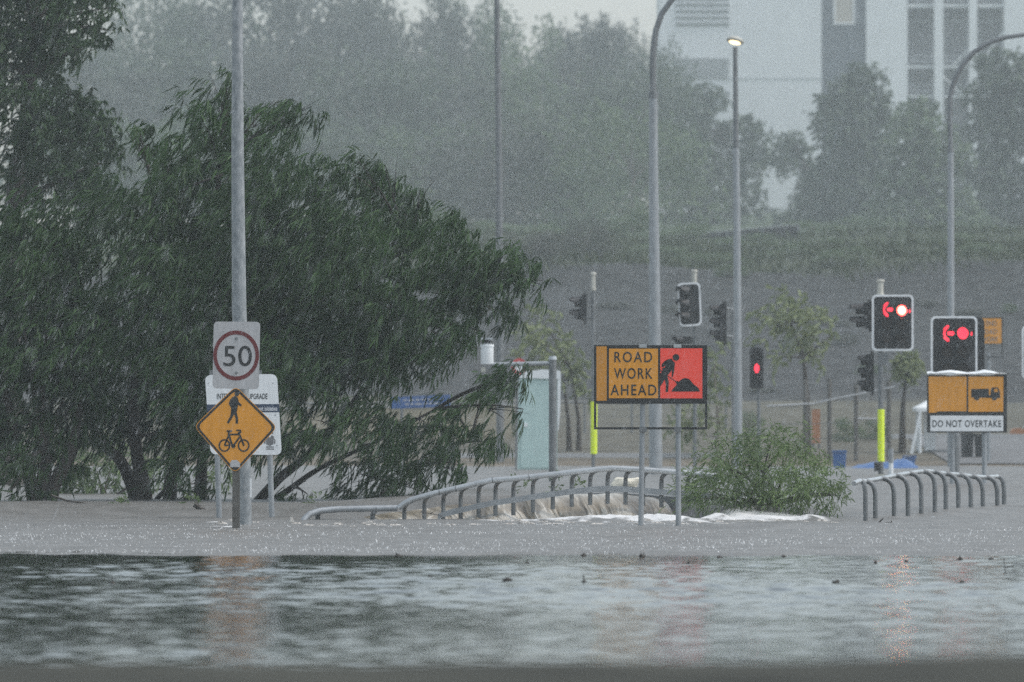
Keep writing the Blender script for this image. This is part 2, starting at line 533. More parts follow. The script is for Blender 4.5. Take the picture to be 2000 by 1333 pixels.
def gz(x, y):
    i = int(np.clip(np.searchsorted(ys, y) - 1, 0, len(ys) - 2)); j = int(np.clip(np.searchsorted(xs, x) - 1, 0, len(xs) - 2))
    ty = (y - ys[i]) / (ys[i + 1] - ys[i]); tx = (x - xs[j]) / (xs[j + 1] - xs[j])
    return float((GZ[i, j] * (1 - tx) + GZ[i, j + 1] * tx) * (1 - ty) + (GZ[i + 1, j] * (1 - tx) + GZ[i + 1, j + 1] * tx) * ty)

# ------------------------------------------------------------------ water
def axis_fine(lo, hi, step, out, cstep):
    return np.concatenate([np.arange(-out, lo, cstep), np.arange(lo, hi, step), np.arange(hi, out + .1, cstep)])
# still, rippled water nearest the camera
px_ = axis_fine(-7.8, 7.8, .04, 80, 2.5)
py_ = np.concatenate([np.concatenate([np.arange(26.2, 43, .8), np.arange(43, 84.0, .05)])])
X, Y = np.meshgrid(px_, py_)
amp = np.interp(Y, [26, 42, 44, 47, 50, 54, 58, 62, 74, 78, 83], [.0, .0, .55, .65, .45, .50, .85, 1.2, 1.05, .42, .28])
amp = amp * (1 + .35 * np.sin(X * .55 + Y * .21) + .2 * np.sin(X * .23 - Y * .5 + 2))
Z = amp * (.75 * waves(X, Y, 50, .28, .9, .056, 11, .85) + waves(X, Y, 14, .9, 3, .012, 12, .5)) + np.clip(amp * 3 - .25, 0, 1) * waves(X, Y, 60, .14, .36, .034, 13, .7)
pond = np_obj('water', np.stack([X.ravel(), Y.ravel(), Z.ravel()], 1), grid_faces(len(px_), len(py_)), pond_mat(), smooth=True)
pond['kind'] = 'structure'

def noise2(u, v, seed):
    r = np.random.default_rng(seed); tab = r.random((256, 256))
    i = np.floor(u).astype(int); j = np.floor(v).astype(int); f = u - i; g = v - j
    f = f * f * (3 - 2 * f); g = g * g * (3 - 2 * g)
    t = lambda a, c: tab[a % 256, c % 256]
    return (t(i, j) * (1 - f) + t(i + 1, j) * f) * (1 - g) + (t(i, j + 1) * (1 - f) + t(i + 1, j + 1) * f) * g

# brown flood flowing over the road and through the railing
fx = axis_fine(-11, 13, .075, 80, 2.5)
fy = np.concatenate([np.arange(81.6, 124, .075), np.arange(124, 214, .4)])
X, Y = np.meshgrid(fx, fy)
def sm(t): t = np.clip(t, 0, 1); return t * t * (3 - 2 * t)
def pxX(px, Yd): return (px - 1000) * Yd / F
lip = np.interp(X, [-12, -3.4, -2.6, -1.4, -.9, 2.1, 2.7, 4.6, 5.5, 13], [.15, .15, .17, .26, .34, .34, .24, .20, .10, .10])
y0 = np.interp(X, [-12, -3.6, -2.6, -1.2, 2.3, 3.2, 5, 13], [112.5, 111.5, 109.6, 110.9, 110.9, 108.0, 108.4, 121])
y1 = np.interp(X, [-12, -3.6, -2.6, -1.2, 2.3, 3.2, 5, 13], [117, 116, 113, 111.2, 111.2, 110.6, 113, 132])
wob = .35 * np.sin(X * 1.7) + .2 * np.sin(X * 4.3 + 1)
wob = wob * np.clip((np.abs(X - 1.8) - 3.2) / 1.2, 0, 1)
y0 = y0 + wob; y1 = y1 + wob
base = lip * sm((Y - y0) / (y1 - y0))
far = sm((Y - 128) / 30)
base = base * (1 - far) + .20 * far
chop = waves(X, Y, 26, .5, 2.4, .030, 21, .6) + waves(X, Y, 10, 2, 7, .016, 22, .5)
wild = np.exp(-((Y - 108.5) / 2.2) ** 2) * sm((X + 5.2) / 1.2) * sm((7.5 - X) / 2)
Z = .015 + base + chop * (.55 + 1.1 * wild)
edge = np.interp(Y, [81.6, 82.2], [-.06, 0]); Z = Z + edge
Ys = Y + np.clip(1 - (Y - 81.6) / 4, 0, 1) * (.5 * np.sin(X * .9 + 1) + .4 * np.sin(X * 2.3) + .25 * np.sin(X * 5.9 + 2))
Z += .06 * np.exp(-((Y - 101.2) / .8) ** 2) * (np.exp(-((X - pxX(1480, 101)) / .9) ** 2) + .7 * np.exp(-((X - pxX(1850, 101)) / .6) ** 2))
turb = noise2(X * 3.1, Y * 2.2, 50) * .6 + noise2(X * 7.3, Y * 5, 51) * .4
foot = sm((X - .3) / 1.0) * sm((5.0 - X) / .8)
Z += .15 * np.exp(-((Y - 108.0) / .9) ** 2) * foot * np.clip(turb - .12, 0, 1)
foam = .75 * np.exp(-((Y - 108.6) / 1.15) ** 2) * sm((X - pxX(860, 108)) / 1.0) * sm((pxX(1660, 108) - X) / 1.2)
foam += .35 * np.exp(-((Y - 107.4) / 1.5) ** 2) * sm((X - pxX(1050, 108)) / 1.0) * sm((pxX(1560, 108) - X) / 1.2)
foam += .62 * np.exp(-((Y - 108.7) / 1.0) ** 2) * sm((X - 1.9) / .5) * sm((4.9 - X) / .9)
foam += .42 * np.exp(-((Y - 107.8) / .5) ** 2) * sm((X - pxX(560, 108)) / .3) * sm((pxX(880, 108) - X) / .8)
for cx, cy, rx, ry, a in ((452, 1032, .22, .5, .6), (430, 1022, .25, .9, .42), (660, 1030, .25, .6, .4), (1251, 1030, .12, .5, .3), (1325, 1030, .12, .5, .3)):
    q = P(cx, cy, 1); Yc = 1.45 * F / (cy - YH); Xc = pxX(cx, Yc)
    foam += a * np.exp(-((X - Xc) / rx) ** 2 - ((Y - Yc) / ry) ** 2)
# clear water where the sheet drops behind the fall and beyond the shore
flood = np_obj('flood_water', np.stack([X.ravel(), Ys.ravel(), Z.ravel()], 1), grid_faces(len(fx), len(fy)), flood_mat(), smooth=True, attr={'foam': foam.ravel()})
flood['kind'] = 'structure'

# water pouring over the footbridge edge under the railing
def vnoise(u, seed):
    r = np.random.default_rng(seed); tab = r.random(4096)
    i = np.floor(u).astype(int); f = u - i; f = f * f * (3 - 2 * f)
    return tab[i % 4096] * (1 - f) + tab[(i + 1) % 4096] * f
nu, nv = 620, 34
U, V = np.meshgrid(np.linspace(pxX(690, 110), pxX(1300, 110), nu), np.linspace(0, 1, nv))
crest = np.interp(U, [pxX(p, 110) for p in (690, 760, 850, 900, 960, 1010, 1060, 1120, 1200, 1280, 1300)], [.05, .10, .18, .22, .27, .30, .33, .36, .365, .33, .28])
crest = crest * (.94 + .11 * noise2(U * 5.1, U * 0, 30))
warp = .16 * (noise2(U * 3.2 + 5, V * 1.7, 31) - .5) + .07 * (noise2(U * 9, V * 4, 32) - .5)
sl = U + warp
st = .40 * noise2(sl * 8 + 40, V * 1.0, 33) + .32 * noise2(sl * 21, V * 1.8, 34) + .18 * noise2(sl * 46, V * 3, 35) + .10 * noise2(sl * 90, V * 8, 36)
tongue = noise2(sl * 3.6 + 10, V * .8, 37)
zf = crest * (1 - V ** 1.35) - .03 * V + .018 * np.sqrt(V) * (noise2(U * 14, V * 6, 38) - .5)
yf = 110.95 - .15 * V - (.7 + .6 * tongue) * V ** .8 - .20 * (st - .5) * np.sqrt(V)
xf = U + .17 * V
froth = np.clip((V - .62 - .35 * (noise2(U * 6, U * 0 + 3, 39) - .5)) / .3, 0, 1) * (.5 + noise2(U * 30, V * 14, 40))
streak = np.clip((st - .5) * 2.3 + .44 + .55 * froth, 0, 1)
fall = np_obj('waterfall', np.stack([xf.ravel(), yf.ravel(), zf.ravel()], 1), grid_faces(nu, nv), fall_mat(), smooth=True, attr={'streak': streak.ravel()})
fall['kind'] = 'structure'

# churned lumps of foam where the flood strikes the sunken end of the rail and the posts
mb = MB()
def foam_lump(px, py, rx, ry, seed):
    r = np.random.default_rng(seed)
    Yc = 1.45 * F / (py - YH); c = P(px, py, Yc); s = Yc / F
    n, m2 = 14, 7
    b = len(mb.v)
    for j in range(m2 + 1):
        ph = math.pi / 2 * j / m2
        for k in range(n):
            a = 2 * math.pi * k / n
            q = 1 + .75 * (r.random() - .5)
            mb.v.append(c + Vector((rx * s * math.cos(a) * math.cos(ph) * q, .5 * rx * s * math.sin(a) * math.cos(ph) * q, -.02 + ry * s * math.sin(ph) * (1 + .9 * (r.random() - .5)))))
    for j in range(m2):
        for k in range(n):
            p = b + j * n + k; q2 = b + j * n + (k + 1) % n
            mb.f.append((p, q2, q2 + n, p + n))
mat('foam', (.36, .34, .31), rough=.5, var=.25, scale=22, bump=.6, sub=(.62, .60, .56))
for a in ((569, 1024, 7, 13, 1), (580, 1026, 14, 7, 2), (605, 1029, 22, 6, 3), (660, 1027, 12, 8, 4), (720, 1027, 16, 10, 5), (742, 1028, 12, 7, 6), (770, 1028, 20, 6, 7), (790, 1026, 14, 5, 8),
          (432, 1026, 14, 8, 9), (412, 1027, 10, 5, 10), (448, 1022, 10, 9, 11), (500, 1024, 18, 6, 12), (458, 1040, 9, 8, 13), (474, 1041, 10, 4, 14), (690, 1030, 14, 5, 15),
          (630, 1028, 14, 6, 16), (1252, 1034, 8, 3, 17), (1326, 1034, 8, 3, 18), (840, 1026, 16, 5, 19), (880, 1027, 18, 5, 20), (930, 1026, 18, 5, 21)) + tuple((960 + 17 * i, 1021 + (i * 7) % 5, 16 + (i * 5) % 9, 4 + (i * 3) % 5, 40 + i) for i in range(40)):
    foam_lump(*a)
fo = mb.build('foam', M['foam'], smooth=True)
fo['kind'] = 'stuff'

# rain splashes standing on the flooded road
def splashes():
    n = 4200
    Yc = 1 / RNG.uniform(1 / 106., 1 / 82.3, n)
    Xc = RNG.uniform(-.075, .075, n) * Yc
    h = RNG.gamma(2.0, .0035, n) + .003; rr_ = RNG.uniform(.002, .0055, n)
    big = RNG.random(n) < .05; h[big] *= 1.8; rr_[big] *= 1.6
    lean = RNG.normal(0, .4, n)
    v = np.zeros((n, 5, 3))
    zb = .0
    for k in range(4):
        a = math.pi / 2 * k
        v[:, k] = np.stack([Xc + rr_ * math.cos(a) + lean * h * .5, Yc + rr_ * math.sin(a), zb + .012 + h * .45], 1)
    v[:, 4] = np.stack([Xc + lean * h, Yc, zb + .015 + h], 1)
    v = np.concatenate([v, np.stack([Xc, Yc, np.full(n, -.02)], 1)[:, None]], 1)
    i = np.arange(n) * 6
    fs = []
    for k in range(4):
        fs += np.stack([i + k, i + (k + 1) % 4, i + 4], 1).tolist() + np.stack([i + (k + 1) % 4, i + k, i + 5], 1).tolist()
    mat('splash', (.85, .86, .86), rough=.15, var=.05)
    o = np_obj('rain_splashes', v.reshape(-1, 3), fs, M['splash'])
    o['kind'] = 'stuff'
splashes()

def rain():
    n = 30000
    Yc = (RNG.uniform(30 ** 2, 200 ** 2, n)) ** .5
    Xc = RNG.uniform(-.095, .095, n) * Yc
    Zc = CAMZ + RNG.uniform(-.02, .066, n) * Yc
    ok = Zc > .05
    Xc, Yc, Zc = Xc[ok], Yc[ok], Zc[ok]; n = len(Xc)
    L = RNG.gamma(2.5, .022, n) + .015; r_ = RNG.gamma(3., .00020, n) + .0003
    d = np.stack([-.42 + RNG.normal(0, .05, n), RNG.normal(0, .08, n), -np.ones(n)], 1); d /= np.linalg.norm(d, axis=1)[:, None]
    c = np.stack([Xc, Yc, Zc], 1)
    v = np.zeros((n, 5, 3))
    v[:, 0] = c - d * L[:, None] / 2; v[:, 4] = c + d * L[:, None] / 2
    for k in range(3):
        a = 2 * math.pi * k / 3 + .4
        v[:, 1 + k] = c + d * L[:, None] * .2 + np.stack([r_ * math.cos(a), r_ * math.sin(a), np.zeros(n)], 1)
    i = np.arange(n) * 5
    fs = []
    for k in range(3):
        p, q = 1 + k, 1 + (k + 1) % 3
        fs += np.stack([i, i + p, i + q], 1).tolist() + np.stack([i + 4, i + q, i + p], 1).tolist()
    mat('rain', (.85, .87, .9), rough=.2, var=.02)
    o = np_obj('rain', v.reshape(-1, 3), fs, M['rain'])
    o['kind'] = 'stuff'
rain()

# ------------------------------------------------------------------ trees
def leaf_mesh(p, d, L, W, droop, seed):
    """N lance leaves: base points p, directions d, lengths, widths; droop bends them"""
    r = np.random.default_rng(seed)
    n = len(p)
    d = d / np.linalg.norm(d, axis=1)[:, None]
    s = np.cross(d, r.normal(size=(n, 3))); s /= np.linalg.norm(s, axis=1)[:, None] + 1e-9
    L = L[:, None]; W = W[:, None]
    v = np.zeros((n, 6, 3))
    v[:, 0] = p
    m1 = p + d * L * .33 + droop * L * .05
    m2 = p + d * L * .68 + droop * L * .22
    v[:, 1] = m1 + s * W / 2; v[:, 2] = m1 - s * W / 2
    v[:, 3] = m2 + s * W * .42; v[:, 4] = m2 - s * W * .42
    v[:, 5] = p + d * L * .96 + droop * L * .5
    i = np.arange(n) * 6
    f = np.stack([i, i + 1, i + 2], 1).tolist() + np.stack([i + 1, i + 3, i + 4, i + 2], 1).tolist() + np.stack([i + 3, i + 5, i + 4], 1).tolist()
    return v.reshape(-1, 3), f

def unit_ball(n, r, power=.5):
    q = r.normal(size=(n, 3)); q /= np.linalg.norm(q, axis=1)[:, None]
    return q * (r.random(n) ** power)[:, None]

def spray_crown(clumps, Y0, depth, dens, leaf, wide, wind, parent, mname, seed, twig=.38, per=11, power=.42, cdepth=None, thin=False, gaps=()):
    """foliage of hanging sprays filling clumps (px, py, rx, ry) about depth Y0"""
    r = np.random.default_rng(seed)
    pp, dd = [], []
    centres = []
    s = Y0 / F
    for (px, py, rx, ry) in clumps:
        wt = .8 if (thin and px > 560 and py > 765) else 1.0
        Yc = Y0 + r.uniform(-1, 1) * depth
        c = np.array(P(px, py, Yc)); centres.append(Vector(c))
        n = max(3, int(dens * rx * ry * wt))
        ball = unit_ball(n, r, power)
        ay = (cdepth if cdepth else .8 * min(rx, ry) * s + .25)
        o = ball * np.array([rx * s, ay, ry * s])
        p = c + o
        tw = ball * .8 + r.normal(size=(n, 3)) * .45 + np.array([.1, 0, .35])
        tw /= np.linalg.norm(tw, axis=1)[:, None]
        tl = twig * r.uniform(.6, 1.3, n)
        for k in range(per):
            t = (k + .3) / per
            bend = np.array([-.30, 0, -.45]) * (t * t)
            q = p + (tw * t + bend) * tl[:, None]
            dl = np.array(wind) + tw * .35 + r.normal(size=(n, 3)) * .30
            pp.append(q); dd.append(dl)
    p = np.concatenate(pp); d = np.concatenate(dd); n = len(p)
    keep = p[:, 2] > .02
    # natural holes in the crown
    for gx, gy, grx, gry in gaps:
        c = P(gx, gy, Y0)
        keep &= (((p[:, 0] - c.x) / (grx * s)) ** 2 + ((p[:, 2] - c.z) / (gry * s)) ** 2) > r.uniform(.55, 1.15, n)
    p, d = p[keep], d[keep]; n = len(p)
    v, f = leaf_mesh(p, d, leaf * r.uniform(.6, 1.25, n), wide * r.uniform(.7, 1.3, n), np.array([-.22, 0, -.35]), seed + 1)
    v[:, 2] = np.maximum(v[:, 2], -.05)
    o = np_obj('crown', v, f, M[mname], parent)
    return o, centres

def limb(mb, a, b, r0, r1, sag=.15, rnd=random, n=7, seg=6):
    a, b = Vector(a), Vector(b)
    mid = a.lerp(b, .5) + Vector((rnd.uniform(-.1, .1), rnd.uniform(-.1, .1), sag)) * (b - a).length * .6
    pts, rad = [], []
    for k in range(n + 1):
        t = k / n
        pts.append(a * (1 - t) ** 2 + mid * 2 * t * (1 - t) + b * t * t); rad.append(r0 + (r1 - r0) * t)
    mb.tube(pts, rad, seg)

WIND = (-.42, -.05, -.85)
# --- the big drooping tree behind the speed sign
YT = 121.
root = empty('wattle_tree', P(300, 990, YT), 'large dark multi-stemmed tree with drooping narrow leaves standing in the flood behind the 50 sign', 'tree')
clumps = [(440, 185, 30, 42), (400, 245, 55, 45), (462, 255, 58, 50), (543, 232, 42, 38), (597, 222, 24, 24), (286, 282, 30, 40), (330, 330, 60, 55), (430, 335, 95, 70),
          (535, 320, 75, 60), (635, 360, 75, 48), (728, 360, 58, 45), (785, 395, 42, 38), (262, 420, 95, 85), (380, 450, 125, 100), (515, 450, 125, 105), (655, 470, 115, 85),
          (775, 470, 95, 68), (868, 462, 58, 42), (918, 492, 40, 40), (985, 520, 58, 38), (1030, 540, 30, 38), (950, 560, 72, 42), (858, 570, 95, 62), (740, 590, 118, 85),
          (600, 600, 135, 105), (450, 610, 135, 105), (310, 590, 125, 115), (968, 612, 26, 36), (872, 650, 66, 42), (912, 672, 42, 32), (780, 690, 88, 58), (660, 720, 105, 75),
          (540, 730, 115, 78), (400, 740, 125, 88), (262, 730, 115, 88), (985, 745, 42, 34), (1008, 735, 26, 26), (940, 776, 55, 30), (888, 800, 36, 26), (830, 825, 84, 46),
          (740, 825, 76, 42), (640, 835, 76, 46), (922, 842, 54, 38), (962, 868, 20, 26), (860, 892, 62, 38), (772, 905, 76, 44), (695, 925, 62, 36), (800, 950, 50, 20),
          (904, 912, 28, 22), (560, 850, 56, 48), (350, 835, 95, 50), (450, 850, 70, 60), (235, 815, 100, 46), (345, 905, 40, 30), (600, 965, 30, 14), (740, 968, 50, 14), (570, 955, 26, 16), (400, 965, 30, 16),
          (900, 545, 90, 60), (700, 650, 120, 80), (500, 680, 130, 90), (600, 520, 130, 90), (420, 540, 130, 90),
          (442, 152, 12, 14), (432, 172, 14, 16), (368, 212, 16, 20), (536, 196, 16, 14), (608, 208, 10, 14), (272, 258, 12, 16), (700, 316, 18, 10), (752, 322, 14, 10), (820, 372, 12, 12), (890, 420, 16, 10), (1002, 486, 14, 10), (1062, 548, 8, 20), (1004, 610, 12, 10), (940, 648, 14, 12), (1022, 800, 8, 26)]
cr, cen = spray_crown(clumps, YT, 1.6, .0195, .225, .025, WIND, root, 'leaf_wattle', 31, thin=True,
    gaps=((835, 566, 36, 15), (862, 638, 24, 13), (907, 612, 24, 11), (895, 745, 44, 28), (955, 690, 30, 46), (822, 788, 66, 18), (930, 806, 26, 20), (600, 935, 60, 30), (985, 655, 22, 20), (560, 780, 20, 14), (690, 880, 26, 14), (985, 790, 20, 24), (650, 985, 60, 10), (880, 975, 40, 20), (285, 335, 22, 22), (600, 285, 22, 26), (505, 225, 14, 20), (425, 205, 10, 14), (262, 325, 26, 46), (480, 300, 16, 13), (592, 392, 20, 13), (395, 298, 14, 11), (705, 402, 18, 10), (640, 452, 15, 12), (760, 540, 18, 12), (560, 560, 15, 12), (330, 470, 16, 14), (845, 500, 16, 10), (960, 590, 14, 10), (690, 760, 16, 14), (1005, 560, 9, 14)))
mb = MB()
stems = [[(268, 1000), (262, 960), (235, 900), (195, 860), (150, 760)], [(284, 1000), (280, 950), (268, 890), (262, 800), (270, 600), (300, 400)], [(334, 1000), (332, 960), (340, 880), (352, 760), (400, 560), (430, 330)],
         [(392, 1000), (392, 950), (402, 860), (450, 700), (520, 480)], [(286, 1000), (320, 960), (360, 920)], [(500, 985), (545, 935), (600, 890), (680, 800), (800, 640), (930, 560)],
         [(505, 995), (560, 960), (625, 915), (740, 860), (850, 800)], [(700, 985), (760, 960), (815, 915), (870, 880), (925, 840)], [(402, 860), (480, 760), (640, 600), (800, 480)]]
srad = [(.13, .05), (.14, .04), (.13, .04), (.12, .04), (.05, .02), (.09, .025), (.06, .02), (.035, .012), (.08, .03)]
nodes = []
for st_, (r0, r1) in zip(stems, srad):
    yy0 = YT + 1.0 + random.uniform(-.4, .4)
    pts = []
    for i, (a, b) in enumerate(st_):
        yy0 += random.uniform(-.25, .25)
        pts.append(P(a, b, yy0))
    # smooth by inserting mid points
    fine = []
    for i in range(len(pts) - 1):
        for k in range(4):
            t = k / 4
            p0 = pts[max(i - 1, 0)]; p1 = pts[i]; p2 = pts[i + 1]; p3 = pts[min(i + 2, len(pts) - 1)]
            fine.append(.5 * ((2 * p1) + (p2 - p0) * t + (2 * p0 - 5 * p1 + 4 * p2 - p3) * t * t + (3 * p1 - p0 - 3 * p2 + p3) * t ** 3))
    fine.append(pts[-1])
    m_ = len(fine)
    mb.tube(fine, [r0 + (r1 - r0) * i / (m_ - 1) for i in range(m_)], 8)
    nodes += fine[len(fine) // 3:]
for c in cen:
    nd = min(nodes, key=lambda q: (q - c).length + max(0, q.z - c.z) * .8)
    limb(mb, nd, c, .03, .006, .12)
    for _ in range(3):
        limb(mb, nd.lerp(c, .6), c + Vector((random.uniform(-.3, .3), random.uniform(-.3, .3), random.uniform(-.25, .2))), .012, .003, .1, n=4, seg=4)
mb.build('trunk', M['bark'], root, smooth=True)

# --- second one at the left edge
root = empty('wattle_tree', P(85, 990, 119.5), 'dark bushy tree at the left edge with foliage down to the water', 'tree')
clumps = [(150, 560, 105, 95), (60, 560, 85, 105), (20, 480, 60, 80), (110, 450, 90, 70), (180, 660, 80, 70), (90, 690, 110, 85), (20, 740, 65, 90), (150, 780, 90, 60), (60, 840, 90, 55), (170, 850, 50, 26),
          (30, 915, 45, 35), (110, 905, 46, 34), (14, 965, 26, 20), (-40, 640, 60, 120), (-50, 820, 60, 100), (70, 965, 40, 12)]
cr, cen = spray_crown(clumps, 120, 1.2, .020, .19, .028, WIND, root, 'leaf_wattle', 41)
mb = MB()
for st_ in ([(80, 1000), (84, 960), (92, 900), (75, 780), (60, 600)], [(72, 1000), (60, 940), (30, 860), (10, 760)], [(92, 1000), (105, 950), (140, 880), (160, 760)]):
    mb.tube([P(a, b, 120 + .1 * i) for i, (a, b) in enumerate(st_)], [.13, .11, .09, .06, .03][:len(st_)], 8)
for c in cen:
    limb(mb, P(85, 880, 120), c, .035, .006, .1)
mb.build('trunk', M['bark'], root, smooth=True)

# --- paler shrub seen between the trunks
root = empty('shrub', P(200, 980, 131), 'pale green shrub glimpsed between the dark trunks at the waterline', 'shrub')
cr, cen = spray_crown([(190, 920, 60, 50), (150, 940, 45, 35), (225, 890, 40, 40), (300, 930, 40, 40), (180, 960, 70, 20), (430, 940, 30, 40)], 131, .6, .016, .16, .03, (-.2, 0, -.5), root, 'leaf_pale', 43)
mb = MB()
for c in cen: limb(mb, P(200, 985, 131), c, .03, .006, .1)
mb.build('trunk', M['bark'], root)

# --- tall gum rising behind on the left
root = empty('gum_tree', P(20, 960, 146), 'tall gum tree with clumped leaves rising out of the top left corner', 'tree')
clumps = [(40, 20, 90, 60), (140, 10, 60, 40), (190, 5, 30, 25), (215, 15, 18, 22), (60, 80, 80, 50), (130, 70, 45, 35), (190, 78, 24, 16), (160, 95, 18, 12), (20, 130, 60, 45), (90, 130, 45, 38),
          (40, 200, 60, 45), (110, 205, 40, 40), (160, 215, 45, 40), (190, 245, 35, 35), (150, 270, 55, 45), (80, 255, 50, 35), (30, 280, 45, 30), (200, 285, 25, 25), (215, 235, 14, 12), (110, 330, 70, 40), (170, 330, 50, 40), (225, 310, 22, 18),
          (60, 360, 30, 25), (180, 400, 60, 50), (30, -60, 120, 60), (150, -60, 80, 40), (-60, 100, 70, 160), (215, 60, 12, 10), (70, 330, 40, 30), (20, 330, 30, 22)]
cr, cen = spray_crown(clumps, 146, 1.8, .034, .16, .036, (-.3, 0, -.55), root, 'leaf_gum', 51, twig=.34, per=12)
mb = MB()
tr = [P(20, 990, 146), P(18, 700, 146.3), P(25, 400, 146.2), P(60, 150, 146), P(70, -40, 146)]
mb.tube(tr, [.26, .22, .16, .1, .05], 10)
for c in cen:
    nd = min([tr[2], tr[2].lerp(tr[3], .5), tr[3], tr[3].lerp(tr[4], .5)], key=lambda q: (q - c).length + max(0, q.z - c.z))
    limb(mb, nd, c, .06, .01, .1)
mb.build('trunk', M['bark'], root, smooth=True)

# --- bush caught against the right end of the railing
root = empty('bush', P(1490, 1000, 111), 'bushy green shrub half sunk in flood left of the right handrail', 'bush')
clumps = [(1505, 870, 48, 34), (1548, 852, 28, 24), (1440, 905, 62, 42), (1412, 905, 24, 34), (1530, 915, 80, 52), (1590, 940, 54, 44), (1395, 955, 54, 36), (1480, 955, 110, 42), (1620, 965, 28, 26), (1642, 968, 14, 18), (1560, 970, 80, 26), (1460, 880, 34, 26), (1425, 975, 70, 20), (1400, 890, 14, 18), (1385, 965, 34, 28), (1366, 976, 20, 18)]
cr, cen = spray_crown(clumps, 110.0, 1.0, .034, .12, .015, (-.10, -.1, -.25), root, 'leaf_bush', 61, twig=.3, per=9)
mb = MB()
for c in cen: limb(mb, P(1490 + random.uniform(-60, 60), 1000, 110.9), c, .03, .006, .15)
mb.build('stem', M['bark'], root)

def sprig(px, py, Yd, label, seed, k=1.0):
    rt = empty('sprig', P(px, py, Yd), label, 'branch')
    spray_crown([(px, py - 8 * k, 14 * k, 8 * k), (px + 14 * k, py - 4 * k, 12 * k, 6 * k)], Yd, .1, .05, .10, .02, (-.3, 0, .2), rt, 'leaf_bush', seed, twig=.16, per=6)

# --- generic hazy trees for the hill
def proto(name, mname, seed, h, wd, nl, nleaf, size, lean=0., flat=.75, low=.35, trunkr=.22, open_=1.0, bark='bark_pale'):
    r = np.random.default_rng(seed); rnd = random.Random(seed)
    rt = bpy.data.objects.new(name, None); COL.objects.link(rt); OFF[rt.name] = Vector((0, 0, 0))
    mb = MB()
    top = Vector((lean * h, 0, h * .8))
    spine = [Vector((lean * h * t * t + rnd.uniform(-.1, .1), rnd.uniform(-.1, .1), h * .85 * t - .5 * (t == 0))) for t in (0, .2, .4, .6, .8, 1)]
    mb.tube(spine, [trunkr * (1 - .8 * k / 5) for k in range(6)], 8)
    P_, D_ = [], []
    for k in range(nl):
        t = low + (1 - low) * (k + rnd.random()) / nl
        a = rnd.uniform(0, 2 * math.pi)
        prof = math.sin(math.pi * min(1, (t - low) / (1 - low) * .60 + .26)) ** .5
        rad = wd / 2 * prof * rnd.uniform(.45, 1)
        c = Vector((lean * h * t * t + rad * math.cos(a), rad * math.sin(a), h * t * .93))
        s = wd * rnd.uniform(.16, .27) * open_
        at = spine[min(5, max(1, int(t * 5 * .8)))]
        limb(mb, at, c, trunkr * .35, .03, .12, rnd, 5, 5)
        n = int(nleaf / nl)
        ball = unit_ball(n, r, .4)
        o = ball * np.array([s, s, s * flat])
        lump = 1 + .25 * np.sin(ball[:, :1] * 7 + k) * np.cos(ball[:, 2:] * 6 + k)
        P_.append(np.array(c) + o * lump); D_.append(ball * .6 + r.normal(size=(n, 3)) * .7 + np.array([-.2, 0, -.35]))
    p = np.concatenate(P_); d = np.concatenate(D_); n = len(p)
    v, f = leaf_mesh(p, d, size * r.uniform(.6, 1.4, n), size * .42 * r.uniform(.7, 1.3, n), np.array([-.1, 0, -.2]), seed + 9)
    mb.build('trunk', M[bark], rt, smooth=True)
    np_obj('crown', v, f, M[mname], rt)
    return rt, h, wd
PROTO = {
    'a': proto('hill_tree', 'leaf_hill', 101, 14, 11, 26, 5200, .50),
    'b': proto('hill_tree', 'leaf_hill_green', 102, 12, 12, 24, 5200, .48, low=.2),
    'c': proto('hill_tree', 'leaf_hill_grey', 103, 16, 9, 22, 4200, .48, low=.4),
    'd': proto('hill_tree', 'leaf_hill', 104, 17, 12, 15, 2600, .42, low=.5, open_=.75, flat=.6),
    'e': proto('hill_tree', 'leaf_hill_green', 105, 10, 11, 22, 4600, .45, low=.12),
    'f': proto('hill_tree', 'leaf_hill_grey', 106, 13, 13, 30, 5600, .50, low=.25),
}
used = set()
def hill_tree(k, px, top, Yd, wpx, label, group, rz=0., base=None):
    rt, h, wd = PROTO[k]
    if k in used:
        o = rt.copy(); COL.objects.link(o)
        for ch in rt.children:
            c = ch.copy(); c.parent = o; COL.objects.link(c)
    else:
        o = rt; used.add(k)
    x = pxX(px, Yd); zb = gz(x, Yd) - .1 if base is None else base
    zt = P(px, top, Yd).z
    sz = (zt - zb) / h
    sx = wpx * Yd / F / wd
    o.location = (x, Yd, zb); o.scale = (sx, sx, sz); o.rotation_euler = (0, 0, rz)
    o['label'] = label; o['category'] = 'tree'
    if group: o['group'] = group
G1 = 'trees massed on the hazy hillside'
L_front = 'hazy grey-green tree in the front row of the wooded hillside, above the dark embankment'
L_mid = 'hazy tree in the middle rows of the wooded hillside left of the white building'
L_back = 'faint tree on the skyline of the wooded hillside left of the white building'
rr_ = random.Random(5)
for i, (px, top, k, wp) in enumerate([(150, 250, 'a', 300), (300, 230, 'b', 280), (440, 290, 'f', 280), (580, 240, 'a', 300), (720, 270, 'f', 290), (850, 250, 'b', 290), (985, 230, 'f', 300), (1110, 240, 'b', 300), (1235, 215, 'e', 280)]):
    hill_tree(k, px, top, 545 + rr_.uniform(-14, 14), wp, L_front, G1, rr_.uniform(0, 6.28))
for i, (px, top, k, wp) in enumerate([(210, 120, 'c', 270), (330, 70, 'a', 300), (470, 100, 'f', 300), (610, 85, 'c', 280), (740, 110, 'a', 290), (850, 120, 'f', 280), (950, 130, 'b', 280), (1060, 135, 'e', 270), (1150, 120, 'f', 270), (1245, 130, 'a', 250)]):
    hill_tree(k, px, top, 635 + rr_.uniform(-16, 16), wp, L_mid, G1, rr_.uniform(0, 6.28))
